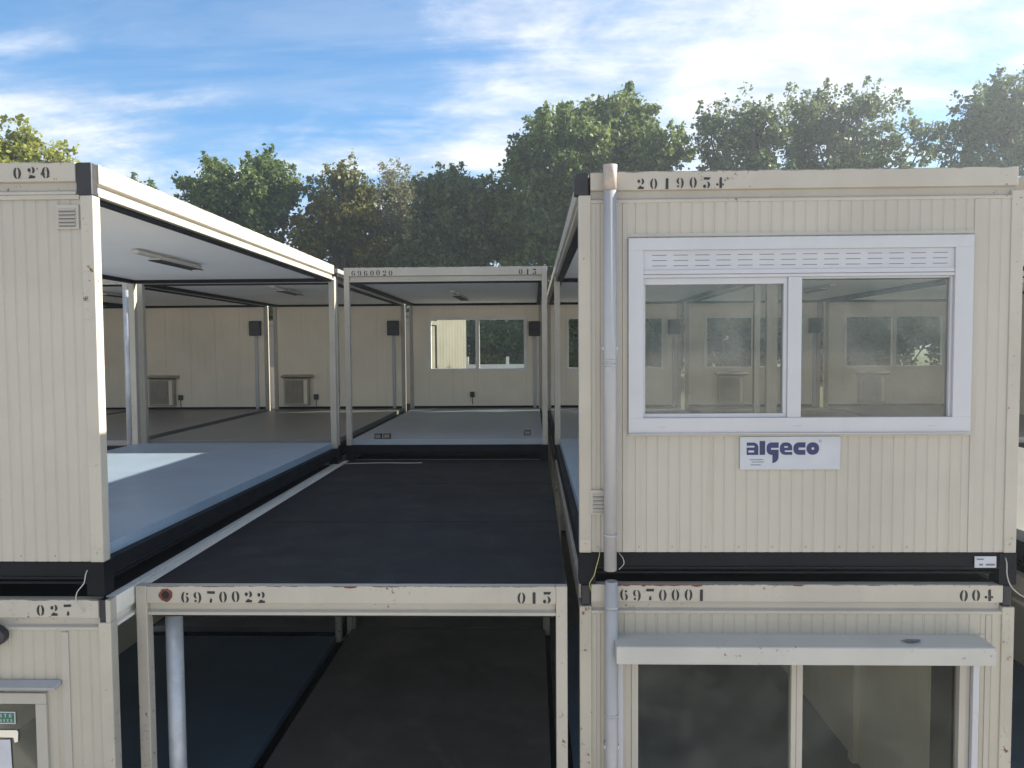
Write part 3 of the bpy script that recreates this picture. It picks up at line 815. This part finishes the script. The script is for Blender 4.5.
LET.poly_xz(arc(0.545, z0 + h + .008, .010, .010, 0, 360, 14)[:-1], -0.0015, -0.0005, 2)
LET.poly_xz(arc(0.545, z0 + h + .008, .0078, .0078, 0, 360, 14)[:-1], -0.0021, -0.0016, 0)
LET.box(0.5425, 0.5447, -0.0026, -0.0022, z0 + h + .003, z0 + h + .0125, 2); LET.box(0.5447, 0.548, -0.0026, -0.0022, z0 + h + .0085, z0 + h + .0125, 2)
lo = link('lettering', LET.mesh('lettering', [M['sign_white'], M['blue_ink'], M['ink_grey']]), SB, (0, -0.0026, 0))
def smallprint():
    mb = MB(); rr = random.Random(4)
    for z, xa, xb in ((0.066, 0.066, 0.158), (0.050, 0.080, 0.165), (0.030, 0.072, 0.146)):
        xx = xa
        while xx < xb:
            wd = rr.uniform(0.004, 0.012); mb.box(xx, min(xx + wd, xb), -0.0042, -0.0034, z, z + 0.006); xx += wd + 0.0025
    return mb
link('small_print', smallprint().mesh('small_print', M['ink_grey']), SB)

# ------------------------------------------------------------------ rain pipes
def downpipe(x, y, z0, z1, label, tip, joints):
    r_ = empty('downpipe', (x, y, z0)); tag(r_, label, 'downpipe')
    hgt = z1 - z0
    part('pipe', ('pipe', x, z0), lambda: MB().tube([(0, 0, 0), (0, 0, hgt - (0.17 if tip else 0))], 0.0435, 24), M['pvc_grey'], r_, smooth=False)
    if tip: part('pipe_tip', ('tip', x, z0), lambda: MB().tube([(0, 0, hgt - 0.169), (0, 0, hgt - .06), (0.001, 0, hgt)], 0.0445, 24, r_list=[.0445, .0445, .048]), M['pipe_tip'], r_)
    for j in joints: part('pipe_joint', ('joint', x, j), lambda: MB().tube([(0, 0, 0), (0, 0, 0.018)], 0.0475, 24), M['pvc_grey'], r_, loc=(0, 0, j - z0))
    part('pipe_clip', ('clip', x, z0), lambda: MB().box(-0.052, 0.052, 0.0, 0.058, 0, 0.02), M['silver'], r_, loc=(0, 0, hgt * 0.55))
    for p in r_.children:
        if p.name.startswith('pipe') and p.data and len(p.data.polygons) > 6:
            for f in p.data.polygons: f.use_smooth = len(f.vertices) == 4
    return r_
downpipe(CX['r'] + 0.208, Y1R - 0.058, EYE - 1.535, EYE + 1.222, 'pale grey rain pipe rising past the roof of the module stencilled 2019054', True, [EYE - 1.30, EYE - 0.13, EYE - 0.10])
downpipe(CX['r'] + 0.216, Y1R - 0.058, 0.25, EYE - 1.612, 'pale grey rain pipe in front of the lower module stencilled 6970001', False, [EYE - 1.80, EYE - 2.56])
gp = link('drain_pipe', MB().tube([(0, 0, 0), (0, 0, 2.35)], 0.060, 20).mesh('drain_pipe', M['galv']), None, (-2.625, Y1M + 0.19, 0.301))
for f in gp.data.polygons: f.use_smooth = len(f.vertices) == 4
tag(gp, 'grey round pipe standing inside the open module stencilled 6970022', 'drain pipe')
gp2 = link('drain_pipe', MB().tube([(0, 0, 0), (0, 0, 2.33)], 0.060, 20).mesh('drain_pipe', M['galv']), None, (-5.910, Y2 - 0.180, 2.843 + 0.20))
for f in gp2.data.polygons: f.use_smooth = len(f.vertices) == 4
tag(gp2, 'grey round pipe between two cream posts beyond the sunlit floor', 'drain pipe')
# ------------------------------------------------------------------ fittings inside the rooms
ZU = 2.843 + 0.300
def heater(x, label):
    r_ = empty('radiator', (x, Y2 + L - 0.068, ZU + 0.09)); tag(r_, label, 'radiator', 'electric heaters on the back walls')
    def body():
        mb = MB(); mb.box(0, 0.56, -0.14, -0.001, 0, 0.60); return mb
    part('casing', 'hbody', body, M['radiator'], r_, bev=0.008)
    part('top_cover', 'htop', lambda: MB().prism([(-0.20, 0.645), (-0.20, 0.66), (-0.001, 0.69), (-0.001, 0.602), (-0.03, 0.602)], lambda a, c, t: (t, a, c), -0.05, 0.64), M['radiator'], r_, bev=0.003)
    def gr():
        mb = MB(); mb.box(0.035, 0.44, -0.146, -0.1405, 0.05, 0.56, 1)
        for k in range(14): mb.box(0.045 + k * 0.0285, 0.056 + k * 0.0285, -0.154, -0.1465, 0.05, 0.56, 0)
        return mb
    part('grille', 'hgrille', gr, [M['radiator'], M['grille']], r_)
    part('side_box', 'hside', lambda: MB().box(0.46, 0.535, -0.156, -0.141, 0.02, 0.57), M['lining'], r_, bev=0.004)
heater(-8.70, 'beige wall heater beside the grey pipe and posts')
heater(-5.62, 'beige wall heater seen just left of the tall centre posts')
heater(4.12, 'beige wall heater seen through the left pane of the white framed window')
heater(7.22, 'beige wall heater seen through the right pane of the white framed window')
def fuse(x, z, label, k=1.0):
    r_ = empty('fuse_box', (x, Y2 + L - 0.068, z)); tag(r_, label, 'fuse box', 'dark fuse boxes on the back walls')
    part('box_body', 'fbody', lambda: MB().box(0, 0.26, -0.10, -0.001, 0, 0.33), M['charcoal'], r_, bev=0.015)
    part('box_lid', 'flid', lambda: MB().box(0.02, 0.24, -0.116, -0.101, 0.14, 0.30), M['charcoal'], r_, bev=0.008)
    part('cable_duct', 'fduct', lambda: MB().box(0.10, 0.17, -0.03, -0.001, -1.72, -0.001), M['pvc'], r_, bev=0.003)
fuse(-6.40, EYE + 0.315, 'dark fuse box high on the wall at the upper corner of the left heater room')
fuse(-3.27, EYE + 0.300, 'dark fuse box high on the wall just left of the windowed back wall')
fuse(-0.09, EYE + 0.262, 'dark fuse box high on the wall right of the back window')
fuse(3.02, EYE + 0.28, 'dark fuse box glimpsed through the left window pane')
fuse(6.12, EYE + 0.28, 'dark fuse box glimpsed through the right window pane')
def socket(x, z, label):
    r_ = empty('wall_socket', (x, Y2 + L - 0.068, z)); tag(r_, label, 'socket', 'black sockets low on the back walls')
    part('socket_body', 'sbody', lambda: MB().box(0, 0.10, -0.05, -0.001, 0, 0.12), M['charcoal'], r_, bev=0.01)
    part('cable', 'scable', lambda: MB().tube([(0.05, -0.03, 0), (0.05, -0.03, -0.08), (0.06, -0.028, -0.17)], 0.008, 6), M['charcoal'], r_)
socket(-8.08, EYE - 1.14, 'black socket beside the heater nearest the grey pipe')
socket(-4.97, EYE - 1.14, 'black socket beside the heater left of the centre posts')
socket(-1.42, EYE - 1.10, 'black socket with cable under the centre of the back window')
def ceiling_light(x, y, rot, label, drop=0.0, ln=1.45, tilt=0.0):
    r_ = empty('ceiling_light', (x, y, 2.843 + 2.654 - drop), rot); r_.rotation_euler = (tilt, 0, rot); tag(r_, label, 'ceiling light', 'strip lights under the ceilings')
    part('light_body', ('lbody', ln), lambda: MB().box(-0.045, 0.045, 0, ln, -0.030, 0.0), M['lamp_lens'], r_, bev=0.006)
    part('tube_cover', ('lcov', ln), lambda: MB().box(-0.06, 0.06, 0.40, ln - 0.02, -0.050, -0.0305), M['lamp_lens'], r_, bev=0.008)
    def gr():
        mb = MB()
        n = int((ln - 0.45) / 0.06)
        for k in range(n): mb.box(-0.065, 0.065, 0.42 + k * 0.06, 0.43 + k * 0.06, -0.062, -0.0505)
        for s in (-0.068, 0.062): mb.box(s, s + 0.006, 0.40, ln - 0.02, -0.062, -0.0505)
        return mb
    part('louvre', ('lgr', ln), gr, M['charcoal'], r_)
ceiling_light(-3.98, 7.55, 0.0, 'strip light with louvre under the ceiling of the sunlit floor room')
ceiling_light(-4.10, 11.9, 0.0, 'strip light in front of the heater left of the centre posts')
ceiling_light(-7.30, 12.4, 0.0, 'strip light above the heater beside the grey pipe')
ceiling_light(-1.33, 12.6, R(-5), 'loose hanging strip light in the module stencilled 6960020', 0.05, 1.3, R(-1.5))
ceiling_light(4.9, 12.6, 0.0, 'strip light seen through the left pane of the big window')
ceiling_light(8.0, 12.6, 0.0, 'strip light seen through the right pane of the big window')
def wall_rail(x, ln, z, label):
    r_ = empty('cable_trunking', (x, Y2 + L - 0.068, z)); tag(r_, label, 'trunking', 'cable trunking on the back walls')
    part('duct_body', ('duct', ln), lambda: MB().box(0, ln, -0.022, -0.001, 0, 0.035), M['pvc'], r_, bev=0.003)
    part('duct_bracket', ('dbr', ln), lambda: MB().box(ln * 0.5, ln * 0.5 + 0.05, -0.027, -0.0225, -0.008, 0.043), M['charcoal'], r_, bev=0.002)
wall_rail(-8.85, 2.35, EYE + 0.97, 'long thin trunking at the top of the wall above the heater nearest the grey pipe')
wall_rail(-5.75, 2.35, EYE + 0.97, 'long thin trunking at the top of the wall left of the windowed back wall')
# small boxes standing on the floor of the rear middle room
def floor_box(x, y, label):
    r_ = empty('floor_socket_box', (x, y, ZU)); tag(r_, label, 'socket box', 'small dark boxes on the rear floor')
    part('box_body', 'fsb', lambda: MB().box(-0.055, 0.055, -0.04, 0.04, 0, 0.075), M['charcoal'], r_, bev=0.008)
    part('box_cover', 'fsc', lambda: MB().box(-0.04, 0.04, -0.046, -0.0405, 0.012, 0.062), M['grille'], r_, bev=0.003)
floor_box(-2.33, 11.32, 'small dark box by the left post, outer of the pair')
floor_box(-2.20, 11.34, 'small dark box by the left post, inner of the pair')
floor_box(-0.09, 11.72, 'single small dark box on the floor near the right post')
# white board standing in the slot between two rear modules
wb = link('white_board', MB().box(0, 0.165, 0, 0.02, 0, 0.95).mesh('white_board', M['paper']), None, (-6.02, Y2 + L + 0.04, 2.843 + 0.30))
wb.rotation_euler = (R(-1.5), 0, 0)
tag(wb, 'white board standing upright in the slot beyond the left heater rooms', 'board')
# ------------------------------------------------------------------ loose cords at the corners
def cord(name, pts, r_, mat, label, cat='cord'):
    P = [Vector(p) for p in pts]; out = []
    for i in range(len(P) - 1):
        p0, p1, p2, p3 = P[max(i - 1, 0)], P[i], P[i + 1], P[min(i + 2, len(P) - 1)]
        for k in range(6):
            t = k / 6
            out.append(0.5 * ((2 * p1) + (-p0 + p2) * t + (2 * p0 - 5 * p1 + 4 * p2 - p3) * t * t + (-p0 + 3 * p1 - 3 * p2 + p3) * t ** 3))
    out.append(P[-1])
    o = link(name, MB().tube(out, r_, 8).mesh(name, M[mat], smooth=True))
    return tag(o, label, cat)
yl = Y1L - 0.012
cord('earth_cord', [(-2.955, Y1L + .005, EYE - 1.44), (-2.953, yl - .02, EYE - 1.47), (-2.965, yl - .025, EYE - 1.53), (-3.01, yl - .03, EYE - 1.59), (-3.02, yl - .02, EYE - 1.66), (-2.985, yl, EYE - 1.73)], 0.0035, 'cord_white', 'white cord looping down beside the number 027')
yr = Y1R - 0.012
cord('earth_cord', [(3.235, Y1R + .004, EYE - 1.46), (3.225, yr - .02, EYE - 1.49), (3.225, yr - .03, EYE - 1.58), (3.26, yr - .03, EYE - 1.66), (3.34, yr - .03, EYE - 1.72), (3.43, yr, EYE - 1.73)], 0.0038, 'cord_white', 'white cord curving from the corner above the number 004')
cord('plastic_string', [(0.46, Y1R + .004, EYE - 1.40), (0.452, yr - .02, EYE - 1.44), (0.43, yr - .025, EYE - 1.52), (0.415, yr - .02, EYE - 1.58), (0.385, yr - .015, EYE - 1.64), (0.40, yr - .01, EYE - 1.70)], 0.0030, 'cord_yellow', 'yellow plastic string dangling beside the grey rain pipes')
cord('earth_cord', [(0.59, Y1R + .004, EYE - 1.43), (0.615, yr - .02, EYE - 1.46), (0.62, yr - .02, EYE - 1.50), (0.585, yr - .03, EYE - 1.535)], 0.003, 'cord_white', 'short white cord curled behind the end of the upper rain pipe')
cord('roof_cord', [(-2.72, Y1M + 5.55, EYE - 1.640), (-2.2, Y1M + 5.62, EYE - 1.640), (-1.8, Y1M + 5.60, EYE - 1.640), (-1.60, Y1M + 5.62, EYE - 1.640)], 0.007, 'cord_white', 'thin pale strip lying on the dark roof near the rear room')

# ------------------------------------------------------------------ beyond the block: fence and cabin
def fence(x0, x1, y, z):
    r_ = empty('railing_fence', (x0, y, z)); tag(r_, 'low white railing fence seen through the back window', 'fence')
    n = int((x1 - x0) / 1.6)
    for i in range(n + 1):
        part('post', 'fpost', lambda: MB().box(-0.06, 0.06, -0.06, 0.06, -0.3, 1.15), M['fence'], r_, loc=(i * 1.6, 0, 0))
    part('board_panel', ('fpan', x0), lambda: MB().box(0, n * 1.6, -0.075, -0.061, 0.35, 0.85), M['fence'], r_)
fence(-2.6, 0.65, 30.0, 3.0)
def cabwall():
    mb = MB()
    for k in range(10): mb.box(k * 0.25 + 0.004, (k + 1) * 0.25 - 0.004, -0.02, 0, 0.1, 2.7)
    mb.box(0, 2.5, 0, 6.0, 0.08, 2.72)
    return mb
for cx_, cy_, lab in ((-3.48, 27.4, 'sunlit cream site cabin in the middle of the left pane of the back window'), (-3.98, 24.9, 'sunlit cream site cabin at the outer edge of the back window')):
    cb = empty('site_cabin', (cx_, cy_, 2.6 if cy_ < 26 else 2.95), R(70) if cy_ > 26 else R(80)); tag(cb, lab, 'site cabin', 'site cabins beyond the back window')
    part('wall', 'cabwall', cabwall, M['cabin'], cb)
    part('roof', 'cabroof', lambda: MB().box(-0.06, 2.56, -0.08, 6.06, 2.721, 2.87), M['cabin'], cb, bev=0.01)
    part('base', 'cabbase', lambda: MB().box(0.02, 2.48, 0.02, 5.98, -0.6, 0.079), M['black'], cb)

# ------------------------------------------------------------------ trees
def crown_mesh(name, lobes, n, size, mat, seed, shell=0.55):
    n = int(n * 2.6); size = size * 0.56
    rng = np.random.default_rng(seed)
    lb = np.array(lobes, float)                       # cx cy cz rx ry rz
    vol = (lb[:, 3] * lb[:, 4] * lb[:, 5]) ** (2 / 3)
    # secondary clumps on each lobe give an uneven outline with gaps
    cl_c, cl_r = [], []
    for l, vv in zip(lb, vol / vol.sum()):
        k = max(14, int(vv * n / 150))
        d = rng.normal(size=(k, 3)); d /= np.linalg.norm(d, axis=1)[:, None]
        rad = rng.uniform(0.25, 1.05, k) ** 0.5
        cl_c.append(l[:3] + d * l[3:] * rad[:, None])
        cl_r.append(rng.uniform(0.28, 0.85, k) * (0.50 + 0.20 * min(l[3:])))
    cc = np.concatenate(cl_c); cr_ = np.concatenate(cl_r)
    idx = rng.choice(len(cc), size=n, p=cr_ ** 2 / (cr_ ** 2).sum())
    d = rng.normal(size=(n, 3)); d /= np.linalg.norm(d, axis=1)[:, None]
    rad = rng.uniform(0.05, 1.0, n) ** 0.45 * (1 + 0.12 * rng.normal(size=n))
    pos = cc[idx] + d * (cr_[idx] * rad)[:, None] * np.array([1.15, 1.15, 0.8])
    # stray twigs
    k = n // 90
    pos[:k] += rng.normal(size=(k, 3)) * 0.22
    # leafy shoots that stand out of the crown
    ns = 26 * len(lb); per = max(20, n // 5 // ns)
    pi = rng.choice(len(lb), size=ns, p=vol / vol.sum())
    sd = rng.normal(size=(ns, 3)); sd[:, 2] = np.abs(sd[:, 2]) * 0.9 + 0.1; sd /= np.linalg.norm(sd, axis=1)[:, None]
    base = lb[pi, :3] + sd * lb[pi, 3:] * rng.uniform(0.80, 1.02, ns)[:, None]
    sl = rng.uniform(0.25, 0.8, ns)
    tt = rng.uniform(0, 1, (ns, per))
    off = rng.normal(size=(ns, per, 3)) * (0.24 * (1.15 - tt))[:, :, None]
    sp_ = base[:, None, :] + (sd + np.array([0, 0, 0.35]))[:, None, :] * (tt * sl[:, None])[:, :, None] + off
    q = ns * per
    pos[-q:] = sp_.reshape(-1, 3)[:len(pos[-q:])]
    nrm = d * 0.6 + rng.normal(size=(n, 3)) * 0.7 + np.array([0, 0, 0.35])
    nrm /= np.linalg.norm(nrm, axis=1)[:, None]
    tv = rng.normal(size=(n, 3)); tv -= nrm * (tv * nrm).sum(1)[:, None]; tv /= np.linalg.norm(tv, axis=1)[:, None]
    bv = np.cross(nrm, tv)
    s = size * rng.uniform(0.35, 1.45, n)[:, None]
    v0 = pos - tv * s * 0.62; v2 = pos + tv * s * 0.62
    bend = nrm * s * 0.14
    v1 = pos + bv * s * 0.42 + bend; v3 = pos - bv * s * 0.42 + bend
    verts = np.stack([v0, v1, v2, v3], 1).reshape(-1, 3)
    me = bpy.data.meshes.new(name)
    me.vertices.add(4 * n); me.vertices.foreach_set('co', verts.ravel())
    me.loops.add(4 * n); me.loops.foreach_set('vertex_index', np.arange(4 * n, dtype=np.int32))
    me.polygons.add(n); me.polygons.foreach_set('loop_start', np.arange(0, 4 * n, 4, dtype=np.int32))
    try: me.polygons.foreach_set('loop_total', np.full(n, 4, dtype=np.int32))
    except Exception: pass
    me.materials.append(mat)
    me.update(calc_edges=True); me.validate()
    return me, cc

def tree(name, x, y, z, lobes, n, size, mat, label, seed, trunk_r=0.28, cat='tree'):
    """lobes given relative to the tree's foot"""
    r_ = empty(name, (x, y, z)); tag(r_, label, cat, 'trees and bushes behind the cabins')
    me, cc = crown_mesh('crown', lobes, n, size, mat, seed)
    link('crown', me, r_)
    rr = random.Random(seed)
    top = max(l[2] for l in lobes)
    mb = MB()
    path = [(0, 0, -0.3)] + [(rr.uniform(-.12, .12) * k, rr.uniform(-.12, .12) * k, top * k / 5) for k in range(1, 6)]
    mb.tube(path, trunk_r, 9, r_list=[trunk_r * (1.25 - 0.19 * k) for k in range(6)])
    for l in lobes:
        for q in range(4):
            st = Vector(path[rr.randint(1, 4)]); en = Vector(l[:3]) + Vector((rr.uniform(-.8, .8) * l[3], rr.uniform(-.8, .8) * l[4], rr.uniform(-.1, .95) * l[5]))
            mid = st.lerp(en, .5) + Vector((rr.uniform(-.2, .2), rr.uniform(-.2, .2), rr.uniform(.0, .4)))
            mb.tube([st, mid, en], .1, 6, r_list=[trunk_r * .36, trunk_r * .2, trunk_r * .05])
    link('trunk', mb.mesh('trunk', M['bark']), r_)
    return r_

def at(px, py, Y):
    """where the line of sight through a point of the photograph meets the depth Y: used to measure the tree line"""
    X = (px - 512) / 759.68; U = (384 - py) / 759.68
    d = right * X + up * U + dv
    t = Y / d.y
    return d.x * t, d.z * t + EYE
GZ = 3.0
def outline_tree(name, blobs, Y, n, size, mat, label, seed, low=3.2, trunk_r=0.28, depth=0.9):
    """blobs: (px, py, pixel radius x, pixel radius z)"""
    lob = []
    fx = sum(b[0] for b in blobs) / len(blobs)
    X0, _ = at(fx, 300, Y)
    rr = random.Random(seed)
    for px, py, a, c in blobs:
        X, Z = at(px, py, Y)
        k = Y / 759.68
        lob.append((X - X0, rr.uniform(-1.2, 1.2), Z - GZ, a * k * 0.90, max(a, c) * k * depth, c * k * 0.88))
    return tree(name, X0, Y, GZ, lob, n, size, mat, label, seed, trunk_r)

outline_tree('broadleaf_tree', [(238, 205, 52, 42), (275, 195, 24, 30), (205, 205, 22, 24), (235, 265, 58, 50), (262, 172, 14, 14)], 36, 15000, 0.30, M['leaf_green'], 'rounded green tree above the long sunlit roof rail', 11)
outline_tree('broadleaf_tree', [(340, 205, 34, 32), (325, 250, 36, 45), (360, 240, 26, 45), (352, 185, 12, 12)], 37, 11000, 0.29, M['leaf_olive'], 'olive yellow tree between the rounded green tree and the pale willow', 12)
outline_tree('willow_tree', [(395, 215, 26, 38), (385, 255, 34, 45), (405, 190, 12, 18)], 39, 7000, 0.22, M['leaf_grey'], 'pale thin leaved willow between two fuller trees', 13)
outline_tree('broadleaf_tree', [(455, 215, 38, 36), (440, 260, 50, 45), (485, 240, 26, 40), (450, 188, 20, 14)], 36, 14000, 0.29, M['leaf_dark'], 'dull dark tree behind the module stencilled 6960020', 14)
outline_tree('oak_tree', [(595, 145, 55, 45), (560, 165, 50, 45), (640, 170, 46, 40), (530, 205, 44, 42), (590, 215, 70, 50), (660, 165, 26, 20), (510, 230, 28, 40), (620, 112, 32, 18), (545, 270, 60, 50)], 36, 34000, 0.30, M['leaf_green'], 'largest broad oak rising behind the top of the grey rain pipe', 15, trunk_r=.45)
outline_tree('broadleaf_tree', [(742, 125, 24, 22), (718, 150, 22, 30), (760, 145, 28, 30), (708, 128, 8, 10), (740, 185, 44, 30), (745, 240, 50, 45)], 37, 9500, 0.27, M['leaf_dark'], 'loose crowned tree with sky gaps beside the large oak', 16)
outline_tree('broadleaf_tree', [(808, 125, 28, 32), (862, 122, 42, 36), (835, 150, 46, 34), (905, 150, 28, 24), (850, 190, 70, 35), (848, 245, 80, 45)], 38, 15500, 0.28, M['leaf_dark'], 'wide twin topped tree behind the roof of the sign module', 17)
outline_tree('broadleaf_tree', [(985, 130, 38, 34), (1022, 110, 34, 40), (955, 150, 18, 24), (1060, 130, 50, 55), (1000, 185, 60, 40), (1010, 250, 70, 50)], 35, 15000, 0.28, M['leaf_dark'], 'tall dark tree at the picture edge beyond the sign module roof', 18)
outline_tree('birch_tree', [(16, 158, 32, 24), (50, 168, 20, 15), (-22, 160, 40, 34), (10, 200, 60, 50), (-60, 190, 50, 60)], 27, 12000, 0.24, M['leaf_yellow'], 'yellow leaved tree peeping over the roof stencilled 020', 19)
outline_tree('broadleaf_tree', [(130, 220, 45, 35), (100, 260, 60, 50), (160, 270, 50, 50)], 40, 11000, 0.32, M['leaf_green'], 'low green tree hidden mostly by the roof rail west of the rounded one', 20)
# bushes and understorey along the bank
k = 0
for px, Y, a, c, mt in ((70, 32, 75, 40, 'leaf_green'), (180, 33, 65, 42, 'leaf_dark'), (275, 32.5, 60, 45, 'leaf_green'), (365, 33, 60, 45, 'leaf_dark'), (455, 33, 55, 42, 'leaf_green'),
                        (535, 33, 50, 45, 'leaf_bright'), (620, 33, 60, 48, 'leaf_dark'), (720, 33, 65, 48, 'leaf_green'), (820, 33, 65, 45, 'leaf_bright'), (910, 31.0, 80, 50, 'leaf_bright'), (1010, 33, 70, 45, 'leaf_dark')):
    X0, _ = at(px, 340, Y); s = Y / 759.68
    lob = [(0, 0, 1.5, a * s, 1.6, 1.9), (-a * s * .45, .3, 2.4, a * s * .55, 1.5, 1.5), (a * s * .4, -.2, 2.2, a * s * .55, 1.4, 1.6)]
    spots = ('west end of the bank', 'slot west of the heater rooms', 'slot between the heater rooms', 'slot beside the back window', 'left pane of the small back window', 'right pane of the small back window',
             'gap left of the sign module', 'left part of the big window', 'centre of the big window', 'right pane of the big window', 'east end of the bank')
    tree('bush', X0, Y, GZ, lob, 6500, 0.27, M[mt], 'dense bush on the bank seen past the ' + spots[k], 40 + k, 0.09, 'bush'); k += 1

# ------------------------------------------------------------------ air
hz = link('haze', MB().box(-1000, 1000, -1000, 1000, -1.0, 17.5).mesh('haze', []))
hz['kind'] = 'stuff'
hm, ht = new_mat('pale_haze')
vol = ht.n('ShaderNodeVolumePrincipled', ins={'Color': (0.78, 0.89, 1.0, 1), 'Density': 0.0020, 'Anisotropy': 0.60})
ht.n('ShaderNodeOutputMaterial', ins={'Volume': vol.outputs[0]})
hz.data.materials.append(hm)
